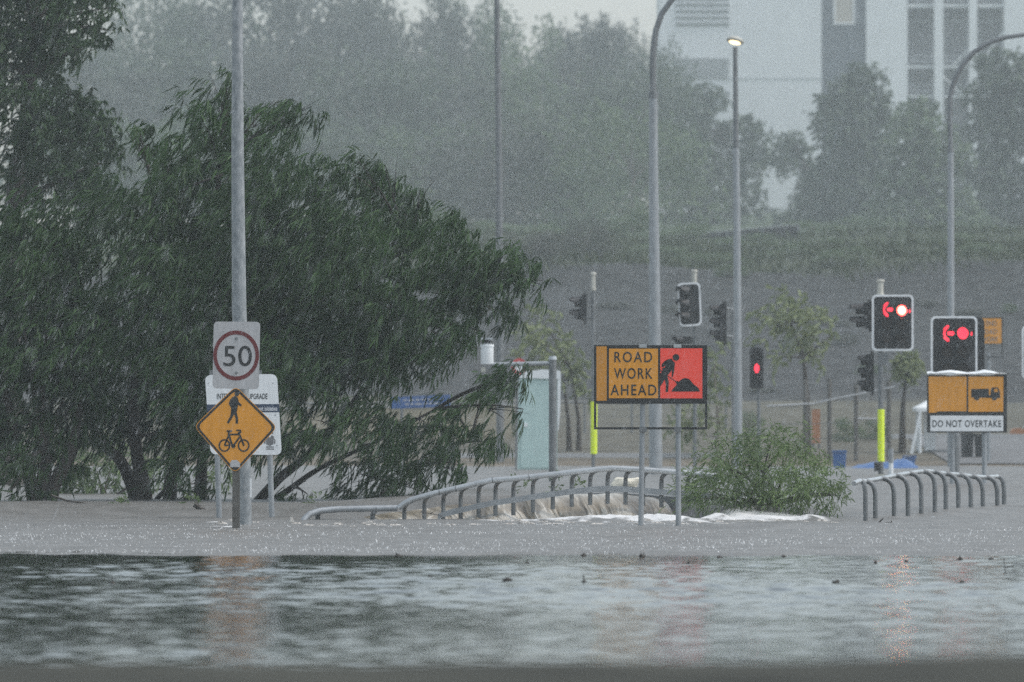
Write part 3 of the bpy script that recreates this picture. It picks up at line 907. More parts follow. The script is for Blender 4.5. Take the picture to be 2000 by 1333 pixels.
for i, (px, top, k, wp) in enumerate([(180, 60, 'a', 250), (400, -40, 'a', 300), (530, -60, 'c', 290), (650, -45, 'f', 270), (715, -5, 'a', 180), (775, 22, 'f', 170), (848, -6, 'c', 120), (905, 38, 'f', 170), (1005, 34, 'b', 190), (1060, 70, 'f', 140), (1150, 60, 'a', 180), (1225, 62, 'f', 170), (1272, 84, 'a', 130)]):
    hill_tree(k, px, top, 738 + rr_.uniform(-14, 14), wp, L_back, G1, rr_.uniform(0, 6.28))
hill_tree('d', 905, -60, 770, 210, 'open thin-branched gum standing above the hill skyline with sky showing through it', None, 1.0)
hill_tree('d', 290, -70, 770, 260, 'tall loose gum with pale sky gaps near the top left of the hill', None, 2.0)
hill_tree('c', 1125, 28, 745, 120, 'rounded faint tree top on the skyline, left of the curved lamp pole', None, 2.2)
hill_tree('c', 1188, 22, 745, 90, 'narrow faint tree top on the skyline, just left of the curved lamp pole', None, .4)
# trees in front of the building
def custom_tree(name, base_px, Yd, clumps, mname, label, seed, dens, size, stems=None, ybase=None, group=None, cat='tree', trunkr=.16, bark='bark', per=7, twig=.8, wind=(-.2, 0, -.35), depth=1.5):
    rt = empty(name, P(base_px, ybase, Yd), label, cat, group)
    cr, cen = spray_crown(clumps, Yd, depth, dens, size, size * .4, wind, rt, mname, seed, twig=twig, per=per)
    mb = MB()
    stems = stems or [[(base_px, ybase + 6), (clumps[0][0], clumps[0][1])]]
    nd = []
    for st_ in stems:
        pts = [P(a, b, Yd) for a, b in st_]
        mb.tube(pts, [trunkr * (1 - .75 * i / max(1, len(pts) - 1)) for i in range(len(pts))], 8)
        nd += pts[1:] + [pts[0].lerp(pts[1], .6)]
    for c in cen:
        q = min(nd, key=lambda q: (q - c).length)
        limb(mb, q, c, trunkr * .35, trunkr * .08, .1, n=5, seg=5)
    mb.build('trunk', M[bark], rt, smooth=True)
    return rt
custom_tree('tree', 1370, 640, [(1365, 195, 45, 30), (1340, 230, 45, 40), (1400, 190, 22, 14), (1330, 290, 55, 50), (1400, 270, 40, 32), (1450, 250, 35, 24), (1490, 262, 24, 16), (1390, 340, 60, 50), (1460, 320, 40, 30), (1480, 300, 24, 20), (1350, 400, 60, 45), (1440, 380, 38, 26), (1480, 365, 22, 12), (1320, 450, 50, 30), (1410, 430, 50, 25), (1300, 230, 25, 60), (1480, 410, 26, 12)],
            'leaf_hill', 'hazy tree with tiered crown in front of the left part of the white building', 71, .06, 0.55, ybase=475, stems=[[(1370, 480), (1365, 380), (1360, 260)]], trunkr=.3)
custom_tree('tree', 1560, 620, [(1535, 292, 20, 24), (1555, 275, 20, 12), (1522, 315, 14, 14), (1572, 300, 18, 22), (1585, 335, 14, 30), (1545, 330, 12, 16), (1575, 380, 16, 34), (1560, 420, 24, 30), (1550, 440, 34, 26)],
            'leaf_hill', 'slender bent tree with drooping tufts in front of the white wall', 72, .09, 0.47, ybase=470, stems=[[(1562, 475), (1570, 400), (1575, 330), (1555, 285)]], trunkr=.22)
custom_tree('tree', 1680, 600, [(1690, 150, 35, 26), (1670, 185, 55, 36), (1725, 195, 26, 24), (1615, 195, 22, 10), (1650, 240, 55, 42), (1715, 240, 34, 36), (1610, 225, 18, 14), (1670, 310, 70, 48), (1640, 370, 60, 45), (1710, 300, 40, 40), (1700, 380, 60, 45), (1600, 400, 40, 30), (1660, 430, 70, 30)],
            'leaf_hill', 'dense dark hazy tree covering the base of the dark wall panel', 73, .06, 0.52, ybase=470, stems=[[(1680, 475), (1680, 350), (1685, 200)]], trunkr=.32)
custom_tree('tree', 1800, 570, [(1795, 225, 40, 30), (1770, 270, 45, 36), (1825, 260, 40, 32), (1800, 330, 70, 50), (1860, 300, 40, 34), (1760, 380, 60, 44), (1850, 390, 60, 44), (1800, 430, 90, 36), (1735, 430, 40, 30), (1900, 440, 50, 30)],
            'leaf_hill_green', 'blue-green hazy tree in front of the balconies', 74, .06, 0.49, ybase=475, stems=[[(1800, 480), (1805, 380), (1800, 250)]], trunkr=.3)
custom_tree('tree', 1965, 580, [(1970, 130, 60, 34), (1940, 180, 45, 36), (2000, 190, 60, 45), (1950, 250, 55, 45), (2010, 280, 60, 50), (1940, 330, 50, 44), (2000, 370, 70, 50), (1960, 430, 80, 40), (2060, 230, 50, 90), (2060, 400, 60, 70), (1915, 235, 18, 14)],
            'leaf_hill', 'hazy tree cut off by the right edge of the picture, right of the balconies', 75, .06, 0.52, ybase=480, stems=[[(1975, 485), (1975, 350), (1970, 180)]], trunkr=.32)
for k, (px, top, wp, Yd, lab) in enumerate([(1590, 432, 130, 450, 'low green scrub on the slope below the slender bent tree'), (1700, 425, 150, 456, 'low green scrub on the slope left of the blue-green tree'), (1860, 435, 170, 452, 'low green scrub on the slope beneath the balconies'), (1990, 440, 150, 452, 'low green scrub on the slope at the right edge'), (1450, 452, 130, 462, 'low dark scrub behind the shade cloth fence')]):
    hill_tree('e', px, top, Yd, wp, lab, None, k * 1.3)
GS = 'scrub along the top of the dark embankment'
for i in range(26):
    px = 470 + i * 62 + rr_.uniform(-22, 22)
    Yd = rr_.uniform(348, 402) if px > 1250 else rr_.uniform(344, 420)
    hgt = rr_.uniform(24, 46) if px > 1250 else rr_.uniform(45, 95)
    zb = gz(pxX(px, Yd), Yd)
    yb = YH - (zb - CAMZ) * F / Yd
    hill_tree('f' if px < 1250 and i % 2 else 'e', px, yb - hgt, Yd, rr_.uniform(90, 150), 'rounded scrub bush along the grassy top edge of the dark embankment', GS, rr_.uniform(0, 6.28))
GW = 'weedy tufts on the dark embankment'
for i in range(22):
    px = 1010 + i * 46 + rr_.uniform(-20, 20); Yd = rr_.uniform(302, 342)
    yb = YH - (gz(pxX(px, Yd), Yd) - CAMZ) * F / Yd
    hill_tree('f' if i % 3 else 'e', px, yb - rr_.uniform(8, 22), Yd, rr_.uniform(30, 80), 'low weedy tuft growing on the face of the dark embankment', GW, rr_.uniform(0, 6.28))
for i, (px, yb_, hh_, wp, lab) in enumerate([(1655, 0, 45, 60, 'low green shrub behind the dark fence posts'), (1710, 0, 38, 50, 'low green shrub behind the yellow-sleeved right pole'), (1460, 0, 50, 60, 'hazy shrub behind the pedestrian signal pole'), (1010, 0, 40, 60, 'hazy shrub left of the teal cabinet')]):
    Yd = 222 + i * 2
    yb = YH - (gz(pxX(px, Yd), Yd) - CAMZ) * F / Yd
    hill_tree('e', px, yb - hh_, Yd, wp, lab, None, i * 1.1)
# young street trees on the flat
custom_tree('young_tree', 1120, 214, [(1055, 620, 30, 24), (1035, 645, 28, 20), (1075, 665, 38, 30), (1050, 690, 36, 26), (1100, 690, 30, 30), (1120, 720, 30, 34), (1090, 730, 38, 28), (1140, 760, 24, 26), (1045, 655, 20, 20), (1105, 770, 30, 20)],
            'leaf_young_hazed', 'pale young tree with two thin stems behind the teal cabinet', 76, .021, .20, ybase=890, stems=[[(1112, 895), (1110, 820), (1100, 740)], [(1131, 895), (1130, 820), (1115, 720)]], trunkr=.09, twig=.4, depth=.6)
custom_tree('young_tree', 1575, 210, [(1535, 595, 42, 30), (1505, 625, 30, 24), (1560, 600, 26, 24), (1580, 635, 38, 28), (1612, 625, 22, 20), (1545, 650, 34, 24), (1590, 670, 30, 22), (1560, 690, 24, 18), (1520, 700, 22, 14), (1605, 695, 22, 14), (1490, 650, 16, 12), (1630, 650, 14, 14)],
            'leaf_young_hazed', 'pale olive young tree between the red pedestrian light and the red arrow signal', 77, .021, .20, ybase=890, stems=[[(1578, 895), (1576, 780), (1570, 700), (1545, 630)]], trunkr=.10, twig=.4, depth=.6)
custom_tree('topiary_tree', 1764, 212, [(1774, 715, 26, 24), (1770, 725, 22, 20), (1778, 705, 20, 16)], 'leaf_young_hazed', 'small ball-headed tree on a dark stem beside the white gazebo', 78, .12, .15, ybase=890, stems=[[(1762, 895), (1763, 800), (1770, 730)]], trunkr=.11, twig=.2, depth=.15)
custom_tree('young_tree', 1400, 208, [(1400, 700, 20, 30), (1385, 740, 22, 28), (1410, 770, 20, 26), (1360, 800, 26, 30), (1330, 820, 24, 26), (1415, 830, 22, 24), (1345, 850, 30, 18)], 'leaf_young_hazed', 'thin sapling leaning behind the road work sign frame', 79, .028, .18, ybase=900, stems=[[(1398, 905), (1402, 820), (1395, 720)]], trunkr=.06, twig=.4, depth=.5, bark='bark_pale')
# rough grass on top of the embankment
def grass():
    n = 14000
    Yc = RNG.uniform(342, 412, n); Xc = RNG.uniform(-16, 36, n)
    zc = np.array([gz(a, b) for a, b in zip(Xc, Yc)])
    p = np.stack([Xc, Yc, zc], 1); d = np.stack([RNG.normal(-.25, .3, n), RNG.normal(0, .3, n), np.ones(n)], 1)
    v, f = leaf_mesh(p, d, RNG.uniform(.25, .8, n), RNG.uniform(.06, .14, n), np.array([-.2, 0, -.25]), 88)
    o = np_obj('grass', v, f, M['grass']); o['kind'] = 'stuff'
grass()

# ------------------------------------------------------------------ building on the hill
YB = 760.
root = empty('apartment_building', P(1650, 440, YB), 'white multi-storey building with a dark vertical wall panel and balconies on the hill', 'building')
TOP, BOT = -170, 470
mb = MB()
mb.pbox(1288, TOP, 1605, BOT, YB, 14)
mb.pbox(1692, TOP, 1773, BOT, YB, 14)
mb.pbox(1962, TOP, 2160, BOT, YB, 14)
mb.build('wall', M['wall_white'], root)
MB().pbox(1605.3, TOP, 1691.7, BOT, YB + .25, 13.5).build('wall_panel', M['wall_dark'], root)
wn = MB().ring(rr(1628, -20, 1670, 48, 1, 1), rr(1632, -16, 1666, 44, 1, 1), YB + .12, .12).build('window', M['wall_white'], root)
MB().pbox(1632.2, -15.8, 1665.8, 43.8, YB + .19, .05).build('blind', M['blind'], wn)
MB().pbox(1773.3, TOP, 1961.7, BOT, YB + 4, 9).build('recess_wall', M['recess'], root)
for (yy, hh) in ((8, 6), (128, 5), (186, 4), (300, 6)):
    MB().pbox(1773.5, yy, 1961.5, yy + hh, YB + .6, 3.3).build('balcony_slab', M['wall_white'], root)
for yy in (8, 128, 186):
    for dy in (-9, -18):
        MB().tube([P(1773.5, yy + dy, YB + .7), P(1961.5, yy + dy, YB + .7)], .05, 5).build('balcony_rail', M['louvre'], root)
for x0, x1 in ((1780, 1820), (1848, 1888), (1914, 1956)):
    for y0, y1 in ((-60, 2), (40, 122), (142, 182)):
        MB().ring(rr(x0, y0, x1, y1, .5, 1), rr(x0 + 2, y0 + 2.5, x1 - 2, y1 - 2.5, .5, 1), YB + 3.9, .09).build('window_frame', M['louvre'], root)
for x0, x1 in ((1825, 1843), (1893, 1909)):
    MB().pbox(x0, TOP, x1, BOT, YB - .25, .6).build('column', M['wall_white'], root)
for a in ((1843, 150, 1893, 200), (1860, 130, 1893, 95), (1909, 130, 1962, 60)):
    MB().tube([P(a[0], a[1], YB + .35), P(a[2], a[3], YB + .35)], .09, 6).build('stair_rail', M['wall_white'], root)
for y0, y1 in ((-60, 54), (112, 156), (176, 208)):
    lv = MB()
    n = 9 if y1 - y0 > 60 else 6
    for i in range(n):
        yc = y0 + (y1 - y0) * (i + .5) / n
        lv.box(P(1372, yc, YB - .10), (105 * YB / F, .12, (y1 - y0) / n * .62 * YB / F), Matrix.Rotation(R(28), 3, 'X'))
    lv.build('louvre', M['louvre'], root)
MB().pbox(1288, 152, 1605, 154.5, YB - .06, .06).build('joint_strip', M['louvre'], root)
MB().pbox(1280, TOP - 12, 2170, TOP - .3, YB - .5, 15).build('roof', M['wall_dark'], root)

# shade cloth fence at the top of the slope, and the little white notice board
root = empty('shade_cloth_fence', P(1420, 540, 417), 'dark shade cloth fence at the foot of the trees right of the curved lamp pole', 'fence')
mb = MB(); mb.prism([(1292, 464), (1420, 453), (1560, 441), (1560, 500), (1420, 520), (1292, 536)], 419, .03); mb.build('cloth', M['shade_cloth'], root)
for px, y0, y1 in ((1292, 460, 545), (1405, 456, 540), (1420, 450, 530), (1490, 444, 520), (1560, 438, 510)):
    MB().tube([P(px, y1, 418.9), P(px, y0, 418.9)], .04, 6).build('post', M['galv'], root)
MB().tube([P(1290, 462, 418.88), P(1420, 451, 418.88), P(1562, 439, 418.88)], .03, 6).build('rail', M['galv'], root)
root = empty('notice_board', P(1650, 500, 405), 'small blank white board on the grassy slope below the trees', 'sign')
MB().prism(rr(1635, 464, 1667, 489, 2, 2), 405, .05).build('plate', M['plastic_white'], root)
MB().tube([P(1651, 520, 405.1), P(1651, 487, 405.1)], .04, 6).build('post', M['galv'], root)

# road, right
mb = MB()
for i in range(11):
    y_ = 203 + i * 2.2
    if i: mb.quad((11.6, y_ - 2.2, hz(y_ - 2.2) + .03), (70, y_ - 2.2, hz(y_ - 2.2) + .03), (70, y_, hz(y_) + .03), (11.6, y_, hz(y_) + .03))
o = mb.build('road', M['road']); o['kind'] = 'structure'
mb = MB(); mb.box((41, 225.4, hz(225.4) + .02), (60, .3, .22)); mb.box((2.2, 208.5, hz(208.5) + .04), (9, .35, .16))
o = mb.build('kerb', M['sign_grey']); o['kind'] = 'structure'

# ------------------------------------------------------------------ lamp poles
def pole_tube(pts, rads, Yd, n=14):
    return MB().tube([P(a, b, Yd) for a, b in pts], [r * Yd / F for r in rads], n)
root = empty('street_lamp', P(480, 1030, 104), 'stout grey galvanised pole carrying the 50 sign, running out of the top of the picture', 'lamp post')
pole_tube([(480, 1046), (478.5, 960), (473, 760), (467, 600), (464, 300), (463.5, 0), (463, -160)], [12.2, 12.4, 13.4, 14.2, 12.2, 10.2, 9.4], 104.4, 18).build('pole', M['galv_spot'], root, smooth=True)
MB().prism(rr(488, 935, 492, 972, 1, 2), 104.28, .004).build('sticker', M['sign_white'], root)
root = empty('street_lamp', P(974, 960, 205), 'plain grey pole rising from behind the drooping tree, left of the curved pole', 'lamp post')
pole_tube([(977, 945), (976, 600), (974.5, 340), (972, 120), (970, -40)], [8, 7.4, 6.6, 5.8, 5], 205).build('pole', M['galv_dark'], root, smooth=True)
root = empty('street_lamp', P(1281, 955, 172), 'thick grey pole bending right at the top, behind the road work sign', 'lamp post')
pole_tube([(1281, 965), (1280, 800), (1278.5, 560), (1276.5, 330), (1276, 186)], [13.2, 12.6, 11, 9, 8.4], 172).build('pole', M['galv'], root, smooth=True)
pole_tube([(1276, 192), (1276, 180)], [9.6, 9.6], 172).build('collar', M['galv_dark'], root)
pole_tube([(1276, 184), (1275, 140), (1276, 100), (1281, 60), (1292, 28), (1312, 0), (1345, -26), (1390, -38), (1450, -40)], [6.6, 6.4, 6.2, 6, 5.8, 5.5, 5.2, 5, 4.8], 172).build('arm', M['galv_dark'], root, smooth=True)
root = empty('street_lamp', P(1441, 950, 195), 'slim grey pole with a lit round lamp head on top', 'lamp post')
pole_tube([(1442, 955), (1441, 700), (1439, 400), (1437.5, 290)], [8.4, 8, 6.8, 6.2], 195).build('pole', M['galv'], root, smooth=True)
pole_tube([(1437.5, 292), (1437, 200), (1436, 92)], [5.8, 5, 4.4], 195).build('upper_pole', M['galv_dark'], root, smooth=True)
Yl = 195; s_ = Yl / F
hd = MB()
c = P(1436, 80, Yl)
mtx = Matrix.Rotation(R(12), 3, 'Y') @ Matrix.Rotation(R(-14), 3, 'X')
prof = [(3, 8), (12, 6), (17, 1.5), (17, -1.5), (14, -3), (3, -3)]
hd.lathe([(r * s_, z * s_) for r, z in prof], (0, 0, 0), 24)
hd.v = [c + mtx @ v for v in hd.v]
ho = hd.build('lamp_head', M['cap_cream'], root, smooth=True)
ln = MB().lathe([(11 * s_, -4.2 * s_), (11.5 * s_, -3.2 * s_)], (0, 0, 0), 24)
ln.v = [c + mtx @ v for v in ln.v]
ln.build('lens', M['lamp_glow'], ho)
root = empty('street_lamp', P(1857, 955, 200), 'grey pole with a long arm curving out of the right edge', 'lamp post')
pole_tube([(1859, 960), (1858, 800), (1857, 560), (1857, 400), (1857, 290)], [8.4, 8, 7, 6.4, 6], 200).build('pole', M['galv'], root, smooth=True)
pole_tube([(1857, 297), (1857, 290)], [7, 7], 200).build('collar', M['galv_dark'], root)
pole_tube([(1857, 294), (1855, 230), (1856, 190), (1863, 160), (1877, 132), (1900, 104), (1930, 84), (1965, 73), (2000, 68), (2060, 66)], [5, 5, 5, 5, 5, 4.8, 4.6, 4.4, 4.2, 4], 200).build('arm', M['galv_dark'], root, smooth=True)

# ------------------------------------------------------------------ speed sign, on the stout pole
YS = 103.9
root = empty('speed_sign', P(462, 761, YS), 'grey 50 speed limit sign with dark red ring fixed to the stout pole', 'sign')
pts = round_poly([(417.5, 628.5), (508.5, 629), (505.5, 761), (415, 759)], 9)
MB().prism(pts, YS, .006).build('plate', M['sign_grey'], root)
MB().ring(circ(461.3, 694.7, 44.8, 48.8, 56), circ(461.3, 694.7, 37.6, 41, 56), YS - .003, .004).build('ring', M['sign_red'], root)
text('50', 436.3, 675.7, 492, 716, YS, M['sign_black'], root, 'lettering', bold=.004)
for yy in (661.6, 728.6):
    MB().tube([P(461.5, yy, YS - .012), P(461.5, yy, YS + .02)], 2.6 * YS / F, 10).build('bolt', M['galv_dark'], root)
MB().pbox(440, 731, 486, 739, YS + .008, .12).build('bracket', M['galv_dark'], root)
MB().pbox(440, 657, 486, 665, YS + .008, .12).build('bracket', M['galv_dark'], root)

# ------------------------------------------------------------------ amber diamond sign
YD = 101.2
def z1(x, y): return (370 + x / 4.163, 620 + y / 4.163)
root = empty('path_sign', P(461, 1036, YD), 'amber diamond sign with walking figure over a bicycle, on a dark square post', 'sign')
MB().box(((461 - 1000) * YD / F, YD + .06, (P(0, 1050, YD).z + P(0, 780, YD).z) / 2), (14.5 * YD / F, .09, P(0, 780, YD).z - P(0, 1050, YD).z)).build('post', M['pole_brown'], root)
dia = [(460.5, 754), (541.8, 835), (459, 925.5), (378.6, 833)]
pl = round_poly(dia, 13)
MB().prism(pl, YD, .006).build('plate', M['sign_amber'], root)
def shrink(poly, k):
    cx, cy = 460, 838
    return [(cx + (x - cx) * k, cy + (y - cy) * k) for x, y in poly]
MB().ring(round_poly(shrink(dia, .978), 12), round_poly(shrink(dia, .908), 11), YD - .003, .004).build('border', M['sign_black'], root)
sy = MB()
sy.prism([z1(*p) for p in circ(385, 623, 19, 20, 24)], YD - .003, .0035)
sy.prism([z1(*p) for p in [(352, 648), (372, 640), (392, 652), (402, 690), (426, 712), (420, 726), (394, 712), (390, 745), (384, 775), (396, 820), (396, 865), (376, 865), (376, 825), (364, 787), (350, 815), (320, 866), (304, 855), (330, 810), (338, 770), (340, 737), (321, 706), (330, 672)]], YD - .003, .0035)
sy.build('walker_symbol', M['sign_black'], root)
bk = MB()
for cx in (285, 441):
    bk.ring([z1(*p) for p in circ(cx, 1043, 48, 52, 32)], [z1(*p) for p in circ(cx, 1043, 36, 40, 32)], YD - .003, .0035)
for i, l in enumerate([(285, 1043, 322, 955, 13), (285, 1043, 330, 1040, 12), (318, 950, 350, 1050, 16), (330, 953, 412, 953, 14), (406, 950, 444, 1045, 14), (408, 975, 352, 1052, 15), (325, 925, 318, 955, 15), (303, 926, 346, 926, 14), (380, 919, 416, 919, 12), (414, 916, 417, 938, 12), (417, 935, 395, 946, 12), (402, 930, 410, 960, 10)]):
    bk.prism([z1(*p) for p in line(*l)], YD - .003 - .0002 * i, .0035)
bk.prism([z1(*p) for p in circ(358, 1047, 17, 17, 16)], YD - .006, .0035)
bk.build('bicycle_symbol', M['sign_black'], root)
MB().prism([z1(*p) for p in [(332, 1220), (332, 1180), (345, 1162), (385, 1160), (412, 1185), (412, 1222), (390, 1218)]], YD - .004, .003).build('sticker', M['sign_grey'], root)

# ------------------------------------------------------------------ white project sign
YW = 111.5
root = empty('project_sign', P(475, 1008, YW), 'white project notice board with navy band on two leaning legs behind the diamond sign', 'sign')
MB().prism(round_poly([(400, 733), (541, 731), (550.5, 889), (411, 888)], 13), YW, .012).build('board', M['sign_white'], root)
MB().prism([(403.5, 790.5), (545.3, 789.5), (546.4, 805.5), (404.6, 806.5)], YW - .003, .003).build('band', M['sign_blue'], root)
text('INTERSECTION UPGRADE', 423.5, 769, 522.5, 780, YW, M['sign_black'], root, bold=.012)
text('Government initiative', 476, 793.5, 541.5, 803, YW - .003, M['white_text'], root)
cr_ = MB()
for p in ([(519, 852), (524, 850), (527, 856), (531, 850), (535, 853), (534, 868), (527, 872), (520, 868)], [(521, 846), (526, 843), (527, 848)], [(529, 848), (533, 843), (534, 848)], [(516, 860), (518.5, 856), (518.5, 868), (516, 866)], [(535.5, 856), (538, 860), (538, 866), (535.5, 868)]):
    cr_.prism(p, YW - .003, .003)
for yy in (873.5, 877.5):
    cr_.prism(line(519.5, yy, 535, yy, 2.2), YW - .003, .003)
cr_.build('emblem', M['crest_grey'], root)
for a, b in (((420, 740), (428.5, 1016)), ((522, 740), (531.5, 1020))):
    MB().tube([P(a[0], a[1], YW + .07), P(b[0], b[1], YW + .07)], 5.6 * YW / F, 12).build('leg', M['galv'], root, smooth=True)
for px in (421, 507):
    MB().pbox(px - 12, 723, px + 4, 735, YW + .014, .09).build('clamp', M['galv_dark'], root)
for px, py in ((407.5, 749), (533, 749), (538, 811), (541, 871)):
    MB().tube([P(px, py, YW - .004), P(px, py, YW + .01)], 1.1 * YW / F, 8).build('bolt', M['galv_dark'], root)

# ------------------------------------------------------------------ road work ahead sign
YR = 103.
def z2(x, y): return (1150 + x / 7.016, 660 + y / 7.016)
root = empty('roadwork_sign', P(1288, 1032, YR), 'black framed ROAD WORK AHEAD sign with amber and bright red panels on two posts', 'sign')
fr = MB()
fr.ring([z2(70, 102), z2(1624, 102), z2(1624, 1258), z2(70, 1258)], [z2(104, 906), z2(1594, 906), z2(1594, 1226), z2(104, 1226)], YR + .001, .04)
# solid upper board
fr.f = fr.f[:0]; fr.v = []
fr.prism([z2(70, 102), z2(1624, 102), z2(1624, 906), z2(70, 906)], YR, .035)
fr.prism([z2(70, 906.3), z2(104, 906.3), z2(104, 1226), z2(70, 1226)], YR, .035)
fr.prism([z2(1594, 906.3), z2(1624, 906.3), z2(1624, 1226), z2(1594, 1226)], YR, .035)
fr.prism([z2(70, 1226.3), z2(1624, 1226.3), z2(1624, 1258), z2(70, 1258)], YR, .035)
fr.build('frame', M['frame_black'], root)
MB().prism([z2(104, 119), z2(247, 119), z2(245, 863), z2(106, 866)], YR - .004, .004).build('blank_panel', M['sign_amber_dull'], root)
ap = MB().prism([z2(278, 150), z2(948, 150), z2(948, 829), z2(275, 829)], YR - .004, .004).build('word_panel', M['sign_amber'], root)
fp = MB().prism([z2(980, 146), z2(1556, 146), z2(1556, 831), z2(980, 831)], YR - .004, .004).build('symbol_panel', M['sign_fluoro'], root)
text('ROAD', *z2(350, 192), *z2(868, 338), YR - .004, M['sign_black'], ap, bold=.010, space=1.25)
text('WORK', *z2(346, 415), *z2(874, 565), YR - .004, M['sign_black'], ap, bold=.010, space=1.2)
text('AHEAD', *z2(297, 642), *z2(926, 790), YR - .004, M['sign_black'], ap, bold=.010, space=1.2)
wk = MB()
Yk = YR - .007
wk.prism([z2(*p) for p in circ(1195, 270, 46, 46, 28)], Yk, .003)
wk.prism([z2(*p) for p in [(1085, 295), (1138, 288), (1150, 312), (1181, 345), (1175, 400), (1166, 480), (1148, 543), (1137, 540), (1140, 440), (1112, 480), (1076, 516), (1085, 565), (1097, 605), (1088, 742), (1052, 742), (1058, 645), (1040, 572), (1012, 625), (981, 666), (981, 490), (1002, 470), (1010, 425), (1004, 412), (1028, 412), (1046, 405), (1050, 378), (1026, 402), (1001, 404), (998, 365), (1040, 320)]], Yk, .003)
wk.prism([z2(*p) for p in line(981, 446, 1003, 464, 12)], Yk - .0004, .003)
wk.prism([z2(*p) for p in line(1074, 518, 1200, 604, 9)], Yk - .0004, .003)
wk.prism([z2(*p) for p in [(1192, 606), (1215, 590), (1232, 606), (1212, 640), (1194, 622)]], Yk - .0008, .003)
wk.prism([z2(*p) for p in [(1130, 738), (1150, 705), (1198, 652), (1220, 615), (1260, 580), (1290, 560), (1325, 553), (1372, 565), (1402, 595), (1432, 635), (1480, 670), (1507, 697), (1523, 738)]], Yk, .003)
wk.build('worker_symbol', M['sign_black'], fp)
for px, bx in ((1256, 1251.5), (1325.5, 1325)):
    MB().tube([P(px, 690, YR + .07), P(px - 1, 800, YR + .07), P(bx, 1045, YR + .07)], [5.1 * YR / F, 5.1 * YR / F, 5.4 * YR / F], 14).build('post', M['galv'], root, smooth=True)
for px in (1256, 1323.5):
    MB().pbox(px - 7.5, 672.5, px + 7.5, 679.5, YR - .012, .05).build('clip', M['rail'], root)
    MB().pbox(px - 7.3, 834, px + 7.3, 844, YR - .006, .10).build('clamp', M['galv_dark'], root)

# ------------------------------------------------------------------ do not overtake sign
YO = 150.
def z3(x, y): return (1780 + x / 5.127, 600 + y / 5.127)
root = empty('overtaking_sign', P(1888, 960, YO), 'amber and white DO NOT OVERTAKE sign with a truck symbol and torn plastic on top', 'sign')
MB().prism([z3(157, 672), z3(957, 675), z3(957, 1258), z3(157, 1258)], YO, .05).build('frame', M['frame_black'], root)
MB().prism([z3(172, 695), z3(552, 697), z3(552, 1045), z3(270, 1045), z3(245, 1058), z3(175, 1060)], YO - .004, .004).build('blank_panel', M['sign_amber'], root)
tp = MB().prism([z3(570, 697), z3(922, 697), z3(920, 1048), z3(570, 1050)], YO - .004, .004).build('truck_panel', M['sign_amber'], root)
wp_ = MB().prism([z3(190, 1088), z3(920, 1088), z3(920, 1244), z3(190, 1244)], YO - .004, .004).build('word_panel', M['sign_white'], root)
text('DO NOT OVERTAKE', *z3(211, 1133), *z3(900, 1203), YO - .004, M['sign_black'], wp_, bold=.016, space=1.1)
tk = MB()
Yk = YO - .008
tk.prism([z3(*p) for p in [(600, 822), (776, 818), (778, 884), (792, 884), (797, 822), (808, 806), (828, 806), (828, 852), (886, 852), (890, 912), (600, 906)]], Yk, .004)
tk.prism([z3(*p) for p in [(828.2, 806), (868, 806), (872, 818), (828.2, 820)]], Yk, .004)
tk.prism([z3(*p) for p in [(862, 818.4), (873, 818.4), (888, 851.8), (868, 851.8)]], Yk, .004)
for cx in (655, 831):
    tk.prism([z3(*p) for p in circ(cx, 908, 27, 27, 20)], Yk - .001, .004)
tk.build('truck_symbol', M['sign_black'], tp)
# crumpled white plastic cover along the top
cv = MB(); rc = random.Random(3)
top = [(157, 652), (190, 648), (240, 658), (300, 642), (390, 628), (470, 640), (560, 652), (640, 652), (690, 640), (730, 626), (800, 640), (870, 660), (950, 662)]
bot = [(157, 680), (190, 676), (240, 676), (300, 680), (390, 686), (470, 684), (560, 680), (640, 680), (690, 684), (730, 688), (800, 682), (870, 674), (950, 670)]
rows = []
for j, (pl_, dy) in enumerate(((bot, -.03), ([((a[0] + b[0]) / 2, (a[1] + b[1]) / 2) for a, b in zip(top, bot)], -.06), (top, .02), (top, .07), (bot, .12))):
    rows.append([P(*z3(*p), YO) + Vector((0, dy + rc.uniform(-.02, .02), rc.uniform(-.008, .008))) for p in pl_])
for j in range(len(rows) - 1):
    for i in range(len(top) - 1):
        cv.quad(rows[j][i], rows[j][i + 1], rows[j + 1][i + 1], rows[j + 1][i])
co_ = cv.build('plastic_cover', M['plastic_white'], root)
for px in (1860, 1923):
    MB().tube([P(px - 1, 740, YO + .1), P(px, 965, YO + .1)], 5 * YO / F, 12).build('post', M['galv'], root, smooth=True)

# ------------------------------------------------------------------ handrails
def smooth_path(pts, k=5):
    out = []
    for i in range(len(pts) - 1):
        p0 = pts[max(i - 1, 0)]; p1 = pts[i]; p2 = pts[i + 1]; p3 = pts[min(i + 2, len(pts) - 1)]
        for j in range(k):
            t = j / k
            out.append(.5 * ((2 * p1) + (p2 - p0) * t + (2 * p0 - 5 * p1 + 4 * p2 - p3) * t * t + (3 * p1 - p0 - 3 * p2 + p3) * t ** 3))
    out.append(pts[-1])
    return out
YA = 109.6
root = empty('handrail', P(1000, 1020, YA), 'arched grey footbridge handrail with flood water pouring under its lower rail', 'railing')
topr = [(778, 993), (789, 984.5), (802, 977), (850, 963.5), (895, 953.5), (935, 944), (960, 938.5), (1005, 935), (1040, 931.5), (1130, 921.5), (1170, 917), (1195, 915), (1220, 916), (1290, 920.5), (1350, 925), (1385, 928.5), (1408, 932)]
MB().tube([P(a, b, YA) for a, b in topr], 5.6 * YA / F, 12).build('top_rail', M['rail'], root, smooth=True)
